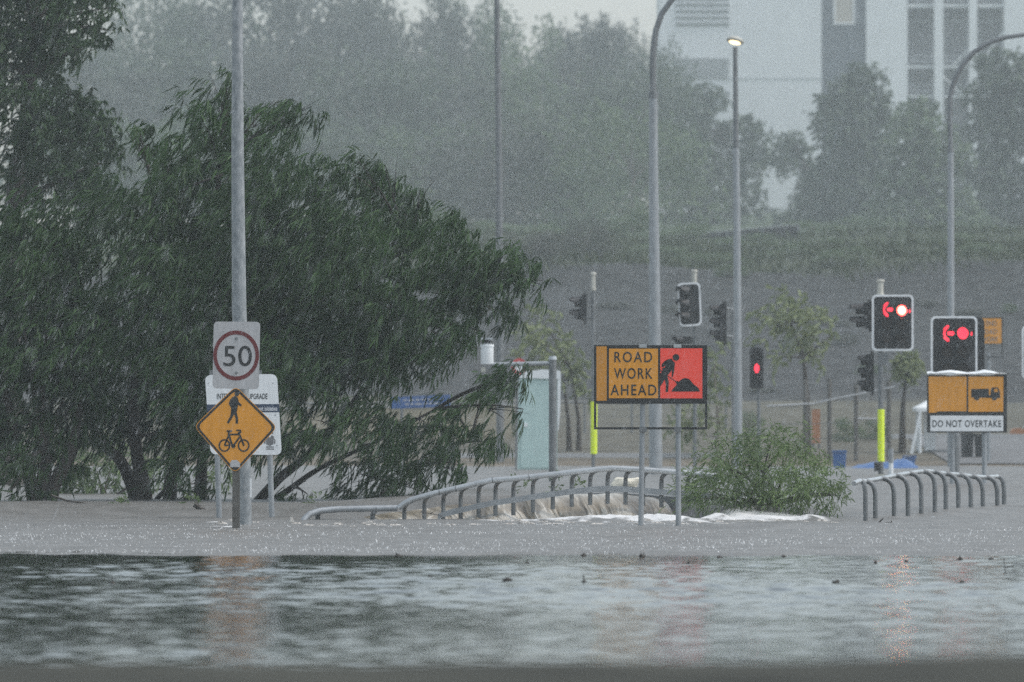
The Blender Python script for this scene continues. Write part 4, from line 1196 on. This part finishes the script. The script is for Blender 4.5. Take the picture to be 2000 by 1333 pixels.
MB().tube([P(776, 993, YA + .03), P(730, 993.5, YA), P(660, 995, YA - .05), P(625, 998, YA - .1), P(606, 1004, YA - .16), P(595, 1014, YA - .22), P(588, 1030, YA - .27)], [6.3 * YA / F] * 7, 12).build('end_rail', M['galv'], root, smooth=True)
low = [(855, 1010), (868, 1004), (900, 996.5), (940, 987.5), (962, 983), (1010, 976), (1060, 968), (1120, 960), (1160, 956), (1187, 954.5), (1230, 956.5), (1290, 961.5), (1350, 965.5), (1400, 972)]
def low_y(x): return np.interp(x, [a for a, _ in low], [b for _, b in low])
def top_y(x): return np.interp(x, [a for a, _ in topr], [b for _, b in topr])
lr = MB()
hw, dp = 5.6 * YA / F, .09
pts = [P(a, b, YA + .38) for a, b in low]
b0 = len(lr.v)
for p in pts:
    lr.v += [p + Vector((0, -dp / 2, hw)), p + Vector((0, dp / 2, hw)), p + Vector((0, dp / 2, -hw)), p + Vector((0, -dp / 2, -hw))]
for i in range(len(pts) - 1):
    for k in range(4):
        lr.f.append((b0 + i * 4 + k, b0 + i * 4 + (k + 1) % 4, b0 + i * 4 + 4 + (k + 1) % 4, b0 + i * 4 + 4 + k))
lr.f += [(b0, b0 + 1, b0 + 2, b0 + 3), tuple(b0 + (len(pts) - 1) * 4 + k for k in (3, 2, 1, 0))]
lr.build('lower_rail', M['galv'], root)
Yp = YA + .38
for x in (790, 829, 866, 900, 935, 968, 1003, 1041, 1080, 1117, 1153, 1187, 1222, 1256, 1292, 1343):
    yt = float(top_y(x + 10)); yl = float(low_y(x)) if x > 860 else 1026
    path = smooth_path([P(x + 13, yt + 1.5, YA + .02), P(x + 6.5, yt + 4.5, YA + .10), P(x + 1.5, yt + 11, YA + .26), P(x, yt + 20, Yp), P(x - .3, yl + 2, Yp), P(x - .3, yl + 30, Yp)], 4)
    MB().tube(path, 4.3 * YA / F, 8).build('baluster', M['rail_post'], root, smooth=True)
for x, yt, hh in ((621, 1000, 30), (728, 999, 34)):
    MB().tube([P(x + 4, yt, YA - .02), P(x, yt + 6, YA + .1), P(x - 2, yt + hh, YA + .15)], 5 * YA / F, 8).build('baluster', M['rail_post'], root, smooth=True)
for x in (640, 735, 858, 890, 962, 1033):
    yt = float(top_y(x)) if x > 785 else 995
    MB().tube([P(x - .9, yt, YA), P(x + .9, yt - .2, YA)], 6.2 * YA / F if x > 785 else 6.8 * YA / F, 12).build('joint', M['galv_dark'], root)
# deck edge; its dark colour paints the shadow gap under the lower rail
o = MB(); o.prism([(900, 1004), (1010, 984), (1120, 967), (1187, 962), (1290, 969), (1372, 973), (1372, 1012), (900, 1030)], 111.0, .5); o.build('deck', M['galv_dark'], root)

# right handrail: posts march away from the camera and curve over to the left
root = empty('handrail', P(1820, 1010, 113), 'grey handrail of curved hoop posts rising from the flood at the right', 'railing')
def z5(x, y): return (1560 + x / 4.545, 840 + y / 4.545)
bx = [(592, 826), (680, 828), (845, 812), (969, 804), (1087, 782), (1208, 752), (1305, 750), (1416, 738), (1527, 746), (1634, 748), (1762, 740), (1823, 724)]
tx = [(545, 448), (590, 452), (730, 428), (853, 404), (975, 383), (1098, 366), (1190, 368), (1298, 386), (1415, 394), (1525, 408), (1655, 417), (1765, 410)]
def yd(i): return 108.6 + 11.4 * i / 11
MB().tube(smooth_path([P(*z5(x, y), Y_) for x, y, Y_ in ((490, 476, 108.2), (520, 462, 108.4), (545, 452, 108.6))] + [P(*z5(x, y + 4), yd(i)) for i, (x, y) in enumerate(tx)][1:], 3), .035, 10).build('top_rail', M['rail'], root, smooth=True)
for i, ((x0, y0), (x1, y1)) in enumerate(zip(bx, tx)):
    Yd_ = yd(i)
    dx = x0 - x1
    path = [P(*z5(x1, y1 + 2), Yd_), P(*z5(x1 + dx * .45, y1 + 14), Yd_), P(*z5(x1 + dx * .8, y1 + 48), Yd_), P(*z5(x1 + dx * .97, y1 + 105), Yd_), P(*z5(x0, y1 + 170), Yd_), P(*z5(x0 + 1, y0), Yd_), P(*z5(x0 + 1, y0 + 40), Yd_)]
    MB().tube(smooth_path(path, 4), 21.5 / 4.545 * Yd_ / F, 10).build('post', M['rail_post'], root, smooth=True)
MB().tube([P(*z5(1100, 800), 110.5), P(*z5(1250, 772), 112.6), P(*z5(1395, 738), 115)], .022, 6).build('bottom_rail', M['rail'], root)

# ------------------------------------------------------------------ traffic signals
def visor(mb, c, r, ln, d):
    """hooded tube round a lens at c, pointing along d, open below"""
    d = Vector(d).normalized(); side = d.cross(Vector((0, 0, 1))).normalized(); up = Vector((0, 0, 1))
    n = 16; b = len(mb.v)
    angs = [R(-55 + 290 * k / n) for k in range(n + 1)]
    for q, rad in ((0, r), (ln, r), (ln, r * .9), (0, r * .9)):
        for a in angs:
            s = .55 if (q > 0 and (a < 0 or a > math.pi)) else 1
            mb.v.append(c + d * q * s + (side * math.cos(a) + up * math.sin(a)) * rad)
    m = n + 1
    for j in range(4):
        for k in range(n):
            p = b + j * m + k; q = b + ((j + 1) % 4) * m + k
            mb.f.append((p, p + 1, q + 1, q))
    return mb

def signal_pole(root, px, y0, y1, Yd, r=4.6, cap=None, sleeve=None):
    MB().tube([P(px + .5, y1, Yd + .1), P(px, y0, Yd + .1)], r * Yd / F, 12).build('pole', M['galv_dark'], root, smooth=True)
    if cap:
        s = Yd / F; c = P(px + cap[2], cap[1], Yd + .1)
        h = (cap[1] - cap[0]) * s
        MB().lathe([(r * 1.3 * s, 0), (r * 1.35 * s, .18 * h), (r * 1.12 * s, .2 * h), (r * 1.1 * s, .84 * h), (r * 1.55 * s, .86 * h), (r * 1.5 * s, .96 * h), (r * .6 * s, h)], c, 14).build('finial', M['cap_cream'], root, smooth=True)
    if sleeve:
        x0, ya, x1, yb = sleeve
        MB().tube([P((x0 + x1) / 2, yb, Yd + .1), P((x0 + x1) / 2, ya, Yd + .1)], (x1 - x0) / 2 * Yd / F, 14).build('sleeve', M['sleeve'], root, smooth=True)

def arrow_poly(cx, cy, k):
    head = [(-15, 0), (-12, -11), (-4, -18), (0, -18), (0, -12.5), (-6.5, -7), (-9, 0), (-6.5, 7), (0, 12.5), (0, 18), (-4, 18), (-12, 11)]
    bar = [(-3, -3.5), (9, -5), (13, 0), (9, 5), (-3, 3.5)]
    return [[(cx + x * k, cy + y * k) for x, y in p] for p in (head, bar)]

def signal_face(root, x0, y0, x1, y1, Yd, lit=True, arrow=None, disc=None, rad=8, hot=False, rows=3, bottom=None):
    """front-facing two-column signal on a white-edged target board"""
    yb = bottom or y1
    MB().prism(rr(x0 + 2.6, y0 + 2.6, x1 - 2.6, yb - 2.6, rad - 2), Yd, .05).build('target_board', M['signal_black'], root)
    MB().ring(rr(x0, y0, x1, yb, rad), rr(x0 + 4, y0 + 4, x1 - 4, yb - 4, rad - 3), Yd - .012, .03).build('board_edge', M['board_edge'], root)
    wd = x1 - x0; hh = yb - y0
    r = wd * .135
    for j in range(rows):
        for i, fx_ in enumerate((.36, .70)):
            cx = x0 + wd * fx_; cy = y0 + hh * (.265 + .25 * j)
            if j == 0 and arrow and i == 0: cx, cy = arrow
            if j == 0 and disc and i == 1: cx, cy = disc
            c = P(cx, cy, Yd)
            v = visor(MB(), c + Vector((0, -.02, 0)), r * Yd / F, .18, (-.12, -1, -.05)).build('visor', M['signal_black'], root, smooth=True)
            MB().prism(circ(cx, cy, r * .93, r * .93, 24), Yd - .02, .015).build('lens', M['signal_dark_lens'], v)
    if arrow:
        mb = MB()
        for p in arrow_poly(*arrow, wd / 82 * .78): mb.prism(p, Yd - .03, .006)
        mb.build('red_arrow', M['red_lamp'], root)
    if disc:
        dk = MB().prism(circ(disc[0], disc[1], wd * .125, wd * .135, 28), Yd - .03, .006).build('red_disc', M['red_lamp_hot' if hot else 'red_lamp'], root)
        if hot:
            MB().prism(circ(disc[0] - .5, disc[1] + .5, wd * .075, wd * .08, 20), Yd - .034, .003).build('hot_spot', M['lamp_glare'], dk)  # yellow centre paints the overexposed glare of the red lamp
        MB().prism([(disc[0] + wd * .165, disc[1] + 1), (disc[0] + wd * .19, disc[1] - 3), (disc[0] + wd * .20, disc[1] + 4), (disc[0] + wd * .17, disc[1] + 6)], Yd - .03, .006).build('painted_reflection', M['red_lamp'], dk)  # reflection beside the disc painted as a glowing red sliver

def side_lantern(root, bx0, bx1, y0, y1, vx, Yd, n=3, name='side_lantern'):
    """lantern seen from its side, hoods pointing to the left"""
    body = MB().prism(rr(bx0, y0, bx1, y1, 2.5, 3), Yd, .32).build(name, M['signal_black'], root)
    h = (y1 - y0) / n
    for j in range(n):
        cy = y0 + h * (j + .5)
        mb = visor(MB(), P(bx0 + 1, cy, Yd) + Vector((0, .16, 0)), h * .46 * Yd / F, (bx0 - vx) * Yd / F, (-1, -.15, -.05))
        mb.build('visor', M['signal_black'], body, smooth=True)
        MB().tube([P(bx0 + 1.5, cy, Yd) + Vector((0, .16, 0)), P(bx0 - 2, cy, Yd) + Vector((0, .16, 0))], h * .40 * Yd / F, 14).build('lens', M['signal_dark_lens'], body)
    fin = MB().prism([(bx1 - 6, y0 - 7), (bx1 + 1, y0 - 2), (bx1 + 1, y1 + 5), (bx1 - 5, y1 + 8)], Yd + .33, .03).build('backing_plate', M['signal_black'], body)

Yg = 182.
root = empty('traffic_signal', P(1159, 935, Yg), 'unlit signal seen from the side on a yellow-sleeved pole left of the roadwork sign', 'traffic light')
signal_pole(root, 1158.5, 565, 940, Yg, 3.6, (532, 568, 0.5), (1153.5, 785, 1166.5, 887))
side_lantern(root, 1134, 1145, 578, 627, 1112, Yg, 2)
MB().tube([P(1145, 590, Yg + .1), P(1158, 590, Yg + .1)], .03, 6).build('bracket', M['galv_dark'], root)
MB().tube([P(1145, 622, Yg + .1), P(1158, 622, Yg + .1)], .03, 6).build('bracket', M['galv_dark'], root)

root = empty('traffic_signal', P(1356, 940, Yg), 'unlit white-edged signal turned away, above the road work sign', 'traffic light')
signal_pole(root, 1357, 550, 945, Yg, 4, (527, 556, -.5))
bp_ = round_poly([(1325, 556), (1366, 554), (1369.5, 634), (1329, 636)], 9)
MB().prism(bp_, Yg - .1, .05).build('target_board', M['signal_black'], root)
cxm, cym = 1347, 595
bo = round_poly([(1322.5, 553.5), (1367.5, 551.5), (1371, 636), (1327, 638.5)], 10)
bi = [(cxm + (x - cxm) * .86, cym + (y - cym) * .92) for x, y in bo]
MB().ring(bo, bi, Yg - .115, .03).build('board_edge', M['board_edge'], root)
for yy in (570, 595, 620):
    v = visor(MB(), P(1340, yy, Yg - .1), 11.5 * Yg / F, .24, (-.75, -.66, -.05)).build('visor', M['signal_black'], root, smooth=True)
lo = MB().prism(rr(1322, 658, 1352, 672, 4), Yg + .02, .3).build('lower_lantern', M['signal_black'], root)
visor(MB(), P(1330, 666, Yg), 9 * Yg / F, .2, (-.8, -.6, 0)).build('visor', M['signal_black'], lo, smooth=True)

root = empty('traffic_signal', P(1428, 940, Yg), 'three-lamp signal seen from the side beside the slim lamp-topped pole', 'traffic light')
signal_pole(root, 1431.5, 600, 945, 186, 3, None)
side_lantern(root, 1406, 1418, 594, 668, 1386, Yg, 3)
MB().tube([P(1418, 602, Yg + .1), P(1431, 604, 186)], .03, 6).build('bracket', M['galv_dark'], root)
MB().tube([P(1418, 656, Yg + .1), P(1431, 658, 186)], .03, 6).build('bracket', M['galv_dark'], root)

root = empty('pedestrian_signal', P(1480, 930, Yg), 'narrow pedestrian signal showing a small red standing man', 'traffic light')
signal_pole(root, 1482, 755, 940, Yg, 3.4)
pb = MB().prism(rr(1465, 679, 1491, 759, 3), Yg, .3).build('lantern', M['signal_black'], root)
visor(MB(), P(1478, 697, Yg), 11 * Yg / F, .16, (0, -1, -.1)).build('visor', M['signal_black'], root, smooth=True)
visor(MB(), P(1478, 739, Yg), 11 * Yg / F, .16, (0, -1, -.1)).build('visor', M['signal_black'], root, smooth=True)
MB().pbox(1473, 674, 1484, 679, Yg + .05, .1).build('bracket', M['galv_dark'], root)
mn = MB().prism([(1475.4, 713.5), (1478, 710), (1480.6, 713.5), (1482.6, 716.5), (1482.4, 724), (1480.8, 724.5), (1480.6, 728.3), (1475.6, 728.3), (1475.3, 724.5), (1473.6, 724), (1473.6, 716.5)], Yg - .01, .008)
mn.build('red_man', M['red_lamp'], root)

Yg2 = 172.
root = empty('traffic_signal', P(1720, 940, Yg2), 'signal with red arrow and glaring red disc on a yellow-sleeved pole', 'traffic light')
signal_pole(root, 1720, 575, 945, Yg2, 5.4, (546, 578, -.5), (1714, 800, 1727.5, 902))
signal_face(root, 1703, 576, 1784.5, 686, Yg2, True, (1735, 605), (1762, 606), 9, True)
side_lantern(root, 1688, 1702, 591, 642, 1660, Yg2 + .3, 2)
side_lantern(root, 1691, 1706, 692, 766, 1676, Yg2 + .2, 3, 'pedestrian_lantern')
MB().pbox(1716, 690, 1736, 712, Yg2 + .02, .12).build('control_box', M['galv_dark'], root)
MB().box(P(1713, 912, Yg2), (.13, .13, .20)).build('push_button', M['signal_black'], root)

Yg3 = 164.
root = empty('traffic_signal', P(1866, 945, Yg3), 'signal with red arrow and red disc standing right behind the overtaking sign', 'traffic light')
signal_pole(root, 1866, 700, 955, Yg3, 8, None)
signal_face(root, 1818, 618, 1909, 752, Yg3, True, (1853.5, 651.5), (1881, 650.5), 10, False)
MB().prism(rr(1845, 620, 1923, 750, 12), Yg3 + .35, .06).build('rear_board', M['signal_black'], root)

root = empty('traffic_signal', P(2040, 930, 175), 'signal whose white board edge just shows at the right picture edge', 'traffic light')
signal_pole(root, 2036, 700, 950, 175, 5)
signal_face(root, 1996, 636, 2076, 740, 175, False, None, None, 9)

# ------------------------------------------------------------------ end road work sign, far right
root = empty('end_roadwork_sign', P(1940, 900, 205), 'small blurred amber END ROAD WORK sign behind the right-hand signal', 'sign')
pe = MB().prism([(1906, 622), (1956, 622), (1956.5, 671), (1906, 671)], 205, .04).build('plate', M['sign_amber'], root)
text('END', 1926, 627, 1947, 637, 205, M['crest_grey'], pe, bold=.012)
text('ROAD', 1916, 643, 1948, 653, 205, M['crest_grey'], pe, bold=.012)
text('WORK', 1916, 658, 1950, 668, 205, M['crest_grey'], pe, bold=.012)
MB().ring([(1904, 620), (1959, 620), (1959, 699), (1904, 699)], [(1906.3, 622), (1956.7, 622), (1956.7, 697), (1906.3, 697)], 205 - .004, .05).build('frame', M['frame_black'], root)
MB().tube([P(1931, 690, 205.1), P(1931, 905, 205.1)], 4 * 205 / F, 8).build('post', M['galv'], root)

# ------------------------------------------------------------------ rain gauge on an arm
Yq = 140.; sq = Yq / F
root = empty('flood_gauge', P(1080, 955, Yq), 'white canister sensor at the end of a horizontal arm on a grey post', 'sensor')
MB().tube([P(1079.5, 975, Yq), P(1079.5, 700, Yq)], 7.6 * sq, 14).build('post', M['galv_dark'], root, smooth=True)
MB().tube([P(1079.5, 703, Yq), P(1079.5, 696, Yq)], [8.6 * sq, 7 * sq], 14).build('cap', M['rail'], root)
MB().tube([P(958, 713, Yq), P(1080, 710, Yq)], 4.6 * sq, 10).build('arm', M['galv'], root, smooth=True)
MB().lathe([(11.5 * sq, 0), (12.5 * sq, 3 * sq), (12.6 * sq, 34 * sq), (13.6 * sq, 34.5 * sq), (13.4 * sq, 38.5 * sq), (3 * sq, 40 * sq), (3 * sq, 43 * sq)], P(951.5, 712, Yq), 22).build('canister', M['plastic_white'], root, smooth=True)
MB().box(P(949.5, 664.5, Yq), (27 * sq, .22, 3.2 * sq), Matrix.Rotation(R(-12), 3, 'X')).build('solar_panel', M['rail'], root)
MB().box(P(949.5, 668.5, Yq), (16 * sq, .12, 4 * sq)).build('panel_mount', M['signal_black'], root)
MB().box(P(944, 722, Yq), (9 * sq, .06, 9 * sq)).build('sensor_head', M['cap_cream'], root)

# ------------------------------------------------------------------ things on the flooded flat behind
Yt = 188.; st_ = Yt / F
root = empty('portable_toilet', P(1052, 922, Yt), 'pale teal portable cabinet with a white roof behind the sensor post', 'cabinet')
MB().prism([(1012, 738), (1088, 735), (1088, 920), (1010, 920)], Yt, 1.1).build('body', M['teal'], root)
dr = MB().prism([(1018, 745), (1082, 743), (1082, 914), (1017, 914)], Yt - .02, .02).build('door', M['teal'], root)
MB().pbox(1024, 826, 1030, 834, Yt - .05, .03).build('handle', M['plastic_white'], dr)
MB().prism(round_poly([(1010, 738), (1014, 728), (1060, 722), (1094, 724), (1096, 738), (1090, 741)], 3), Yt - .06, 1.2).build('roof', M['plastic_white'], root)
MB().prism([(1089, 740.5), (1095.5, 738), (1094, 800), (1091, 840), (1089, 842)], Yt - .04, 1.15).build('side_trim', M['plastic_white'], root)
root = empty('round_sign', P(1013, 900, 186), 'round red and white prohibition sign by the cabinet roof', 'sign')
MB().prism(circ(1014, 716, 14, 15, 24), 186, .02).build('plate', M['plastic_white'], root)
MB().ring(circ(1014, 716, 15, 16, 24), circ(1014, 716, 9, 10, 24), 186 - .006, .02).build('ring', M['roundel_red'], root)
MB().tube([P(1011, 726, 186.05), P(1008, 925, 186.05)], .03, 8).build('post', M['galv_dark'], root)

root = empty('street_sign', P(822, 900, 200), 'blue street sign with pale illegible lettering behind the drooping branches', 'sign')
MB().prism([(764, 776), (880, 771), (880, 795), (764, 799)], 200, .03).build('plate', M['blue_sign'], root)
sq_ = MB()
for y0, a, b in ((782, 788, 860), (790, 792, 850)):
    x = a
    while x < b:
        l = random.uniform(5, 13)
        sq_.prism(line(x, y0 - (x - 764) * .03 + 1, x + l, y0 - (x - 764) * .03 + .6, 3.0), 200 - .004, .004); x += l + 3.5
sq_.build('lettering', M['sign_grey'], root)
for px in (785, 862): MB().tube([P(px, 780, 200.06), P(px, 915, 200.06)], .04, 8).build('post', M['galv_dark'], root)

root = empty('low_wall', P(860, 870, 226), 'low beige wall behind the drooping branches and the blue street sign', 'wall')
MB().prism([(560, 800), (1000, 792), (1000, 872), (560, 872)], 226, .4).build('panel', M['beige'], root)
MB().prism([(556, 796), (1004, 788), (1004, 791.7), (556, 799.7)], 226 - .06, .52).build('coping', M['sign_grey'], root)

# fences
root = empty('wire_fence', P(1200, 870, 232), 'long thin wire fence in front of the dark embankment, behind the road work sign', 'fence')
MB().tube([P(560, 789, 232), P(1000, 786, 232), P(1425, 787, 232)], .035, 6).build('rail', M['galv_dark'], root)
for px in range(590, 1430, 92):
    MB().tube([P(px, 785, 232), P(px, 850, 232)], .035, 6).build('post', M['galv_dark'], root)
for yy in (800, 815, 830):
    MB().tube([P(560, yy, 232), P(1425, yy - 1, 232)], .008, 4).build('wire', M['galv_dark'], root)
root = empty('post_fence', P(1640, 920, 206), 'fence of thick dark posts with pale sloping top rail behind the bush', 'fence')
for px, y0 in ((1573, 742), (1620, 740), (1672, 752), (1736, 745)):
    MB().tube([P(px, y0, 206), P(px, 935, 206)], 4.4 * 206 / F, 8).build('post', M['pole_brown'], root)
MB().tube([P(1497, 794, 205.9), P(1590, 789, 205.9), P(1625, 781, 205.9), P(1690, 768, 205.9), P(1748, 756, 205.9)], .03, 6).build('rail', M['rail'], root)
MB().tube([P(1675, 818, 205.9), P(1712, 819, 205.9)], .03, 6).build('rail', M['rail'], root)
for yy in (830, 860):
    MB().tube([P(1497, yy, 206), P(1748, yy - 6, 206)], .012, 4).build('wire', M['galv_dark'], root)

# gazebo
Yz = 212.; sz_ = Yz / F
root = empty('gazebo', P(1860, 890, Yz), 'white gazebo with sloping roof edge half hidden by the overtaking sign', 'gazebo')
ro = MB()
a, b = P(1789, 797, Yz), P(1935, 797, Yz)
ap_ = Vector(((a.x + b.x) / 2, Yz + 1, a.z + .55))
cs = [a, b, b + Vector((0, 2, 0)), a + Vector((0, 2, 0))]
dn = [p - Vector((0, 0, .10)) for p in cs]
for i in range(4):
    n0 = len(ro.v); ro.v += [cs[i], cs[(i + 1) % 4], ap_]; ro.f.append((n0, n0 + 1, n0 + 2))
    ro.quad(dn[i], dn[(i + 1) % 4], cs[(i + 1) % 4], cs[i])
ro.build('roof', M['plastic_white'], root)
for px, dy in ((1797, .1), (1926, .1), (1799, 1.9), (1928, 1.9)):
    MB().tube([P(px, 800, Yz) + Vector((0, dy, 0)), P(px, 893, Yz) + Vector((0, dy, 0))], .045, 6).build('leg', M['plastic_white'], root)
MB().prism([(1797, 799), (1801, 799), (1783, 890), (1776, 890)], Yz - .1, .03).build('side_curtain', M['plastic_white'], root)
MB().prism([(1803, 803), (1830, 803), (1826, 888), (1806, 888)], Yz + 1.85, .03).build('back_curtain', M['board_edge'], root)
def bin_(px0, y0, px1, y1, Yd, m, label, cat, lid=True, group=None):
    rt = empty('wheelie_bin', P((px0 + px1) / 2, y1, Yd), label, cat, group)
    wdt = (px1 - px0)
    MB().prism([(px0, y0 + 4), (px1, y0 + 4), (px1 - wdt * .1, y1), (px0 + wdt * .1, y1)], Yd, .55).build('body', M[m], rt)
    MB().prism(round_poly([(px0 - 1, y0), (px1 + 1, y0), (px1 + 1.5, y0 + 3.8), (px0 - 1.5, y0 + 3.8)], 1.2), Yd - .04, .65).build('lid', M[m], rt)
    return rt
bin_(1878, 846, 1902, 894, 208, 'signal_black', 'left dark bin under the gazebo behind the overtaking sign', 'bin')
bin_(1905, 848, 1929, 894, 208, 'signal_black', 'right dark bin under the gazebo behind the overtaking sign', 'bin')
bin_(1627, 880, 1653, 932, 196, 'blue_plastic', 'upright blue plastic drum on the flooded flat behind the bush', 'drum')
root = empty('tarpaulin', P(1712, 936, 193), 'low heap of blue plastic sheeting lying in the water behind the yellow-sleeved pole', 'tarpaulin')
tp_ = MB(); rc = random.Random(9)
nx_, ny_ = 16, 5
for j in range(ny_ + 1):
    for i in range(nx_ + 1):
        px = 1640 + 152 * i / nx_
        hh = np.interp(px, [1640, 1670, 1700, 1740, 1770, 1792], [0, 12, 20, 22, 27, 14]) * math.sin(math.pi * (j + .3) / (ny_ + .6)) ** .7
        q = P(px, 936, 193); tp_.v.append(Vector((q.x, 192.4 + 1.6 * j / ny_, .12 + hh * 193 / F * rc.uniform(.85, 1.1))))
for j in range(ny_):
    for i in range(nx_):
        k = j * (nx_ + 1) + i; tp_.f.append((k, k + 1, k + nx_ + 2, k + nx_ + 1))
tp_.build('sheet', M['blue_plastic'], root, smooth=True)
root = empty('crate', P(1776, 915, 199), 'small blue crate behind the blue sheeting', 'crate')
MB().prism([(1766, 893), (1788, 892), (1786, 918), (1767, 918)], 199, .3).build('box', M['blue_plastic'], root)
MB().ring(rr(1764, 890, 1790, 896, 1, 1), rr(1767, 891.5, 1787, 894.5, .5, 1), 199 - .03, .36).build('rim', M['blue_plastic'], root)
root = empty('bollard', P(1740, 930, 168), 'slim grey bollard with white lower half beside the yellow-sleeved right pole', 'bollard')
MB().tube([P(1740, 904, 168), P(1739.5, 877, 168)], 5.6 * 168 / F, 12).build('upper_tube', M['galv'], root)
MB().tube([P(1740.5, 945, 168), P(1740, 904.2, 168)], 4.6 * 168 / F, 12).build('lower_tube', M['plastic_white'], root)
root = empty('barrier_board', P(1593, 880, 216), 'faded orange barrier board behind the dark fence posts', 'barrier')
MB().pbox(1586, 800, 1602, 866, 216, .05).build('board', M['orange'], root)
for px in (1588, 1600): MB().tube([P(px, 860, 216.1), P(px, 884, 216.1)], .03, 6).build('leg', M['galv_dark'], root)
root = empty('barrier_board', P(1985, 858, 226), 'orange barrier lying on the road verge at the right edge', 'barrier')
MB().prism(round_poly([(1972, 850), (1976, 838), (1996, 836), (2012, 846), (2012, 854)], 4), 226, .5).build('board', M['orange'], root)
for px in (1978, 2004): MB().tube([P(px, 850, 226.2), P(px, 859, 226.2)], .05, 6).build('leg', M['galv_dark'], root)

# pale slab caught behind the railing
rk = MB()
bm = bmesh.new(); bmesh.ops.create_icosphere(bm, subdivisions=3, radius=1)
rc = random.Random(12)
for v in bm.verts:
    k = 1 + .10 * math.sin(v.co.x * 5 + 1) * math.cos(v.co.z * 4) + rc.uniform(-.03, .03)
    q = Vector((max(-.8, min(.8, v.co.x)), v.co.y, max(-.7, min(.62, v.co.z)))) * k
    v.co = q
rk.v = [P(1221, 945, 112) + Vector((v.co.x * .24 + v.co.z * .06, v.co.y * .15, v.co.z * .135)) for v in bm.verts]
rk.f = [tuple(v.index for v in f.verts) for f in bm.faces]
bm.free()
tag(rk.build('rock', M['rock_pale']), 'pale cream boulder caught behind the arched handrail, left of the road work sign posts', 'rock')

# ------------------------------------------------------------------ flotsam
def clod(px, py, rx, ry, seed, label=None):
    rc = random.Random(seed)
    Yd = 1.45 * F / (py - YH); s = Yd / F; c = P(px, py, Yd)
    mb = MB(); bm = bmesh.new(); bmesh.ops.create_icosphere(bm, subdivisions=2, radius=1)
    mb.v = [c + Vector((v.co.x * rx * s * rc.uniform(.6, 1.3), v.co.y * rx * s * .8, v.co.z * ry * s * rc.uniform(.5, 1.4))) for v in bm.verts]
    mb.f = [tuple(v.index for v in f.verts) for f in bm.faces]; bm.free()
    if rc.random() < .5:
        for _ in range(2):
            mb.tube([c, c + Vector((rc.uniform(-.6, .6) * rx * s, 0, rc.uniform(1.4, 2.6) * ry * s))], [.006, .003], 5)
    o = mb.build('debris', M['debris'])
    tag(o, label or 'small dark lump of flotsam poking out of the shallow water in the foreground', 'debris', None if label else 'flotsam lumps in the foreground water')
for i, (px, py, rx, ry) in enumerate([(150, 1080, 9, 3), (300, 1080, 6, 2), (520, 1084, 5, 2), (778, 1086, 8, 3), (690, 1083, 5, 2), (1140, 1086, 6, 3.5), (1405, 1090, 7, 4), (1530, 1088, 5, 3), (1875, 1093, 7, 4), (1935, 1093, 6, 3), (1030, 1100, 4, 3), (1345, 1103, 6, 4), (1710, 1100, 4, 3), (1770, 1097, 4, 3), (220, 1140, 6, 4), (990, 1134, 9, 6), (1632, 1138, 8, 5), (1880, 1140, 9, 5), (840, 1128, 5, 3), (600, 1135, 5, 3)]):
    clod(px, py, rx, ry, i)
clod(1255, 1088, 7, 6, 101, 'dark twiggy clump at the edge of the ripples below the road work sign')
clod(1141, 1140, 6, 8, 102, 'upright dark clump sticking out of the ripples near the picture centre')
def stick(pts, Yd, r, label):
    mb = MB()
    for p in pts: mb.tube([P(a, b, Yd) for a, b in p], [r] + [r * .6] * (len(p) - 1), 6)
    tag(mb.build('stick', M['debris']), label, 'stick')
stick([[(1711, 1026), (1725, 1013)]], 107, .014, 'short dark stick leaning out of the water beside the first hoop posts')
stick([[(1726, 1022), (1735, 1020), (1742, 1021), (1748, 1026)], [(1742, 1021), (1740, 1017)]], 106.5, .008, 'thin forked twig on the water between the hoop posts')
stick([[(1964, 1130), (1962, 1105), (1960, 1090)], [(1962, 1110), (1985, 1102), (2010, 1108)]], 73, .006, 'thin bare twig standing in the ripples at the right edge')
stick([[(380, 985), (400, 1000), (430, 1008)], [(395, 996), (405, 1004)]], 114, .05, 'dark log in the water just left of the project sign legs')
stick([[(100, 968), (130, 978), (180, 986), (215, 989)]], 117, .025, 'long drooping bare branch trailing in the water under the left tree')
stick([[(822, 1000), (840, 1004), (855, 1006), (870, 1012)], [(840, 1004), (846, 1000)]], 109, .008, 'little twig snagged on the low end of the arched handrail')
for a in ((240, 984, 117, 'leafy sprig lying at the foot of the left trunks', 201, 1.0), (1020, 946, 113, 'leafy sprig snagged behind the rail left of the boulder', 202, .8), (1095, 950, 113, 'leafy sprig snagged behind the arched rail near the sensor post', 203, 1.0), (1130, 952, 113, 'grey-green tuft snagged behind the top of the arched rail', 204, .7), (1310, 955, 113, 'leafy tuft between the two road work sign posts', 205, .9), (620, 985, 117, 'small sprig in the water right of the project sign', 206, 1.0), (375, 986, 117, 'small sprig in the water left of the diamond sign post', 207, .9)):
    sprig(a[0], a[1], a[2], a[3], a[4], a[5])

# ------------------------------------------------------------------ haze of rain
hb = MB().box((0, 370, 26.2), (706, 926, 56.4))
hm = bpy.data.materials.new('haze'); hm.use_nodes = True
t = hm.node_tree; t.nodes.remove(t.nodes['Principled BSDF'])
pv = t.nodes.new('ShaderNodeVolumePrincipled')
pv.inputs['Color'].default_value = (.90, .975, .985, 1)
pv.inputs['Density'].default_value = HAZE
pv.inputs['Anisotropy'].default_value = .35
t.links.new(pv.outputs[0], t.nodes['Material Output'].inputs['Volume'])
ho_ = hb.build('haze', hm)
ho_['kind'] = 'stuff'
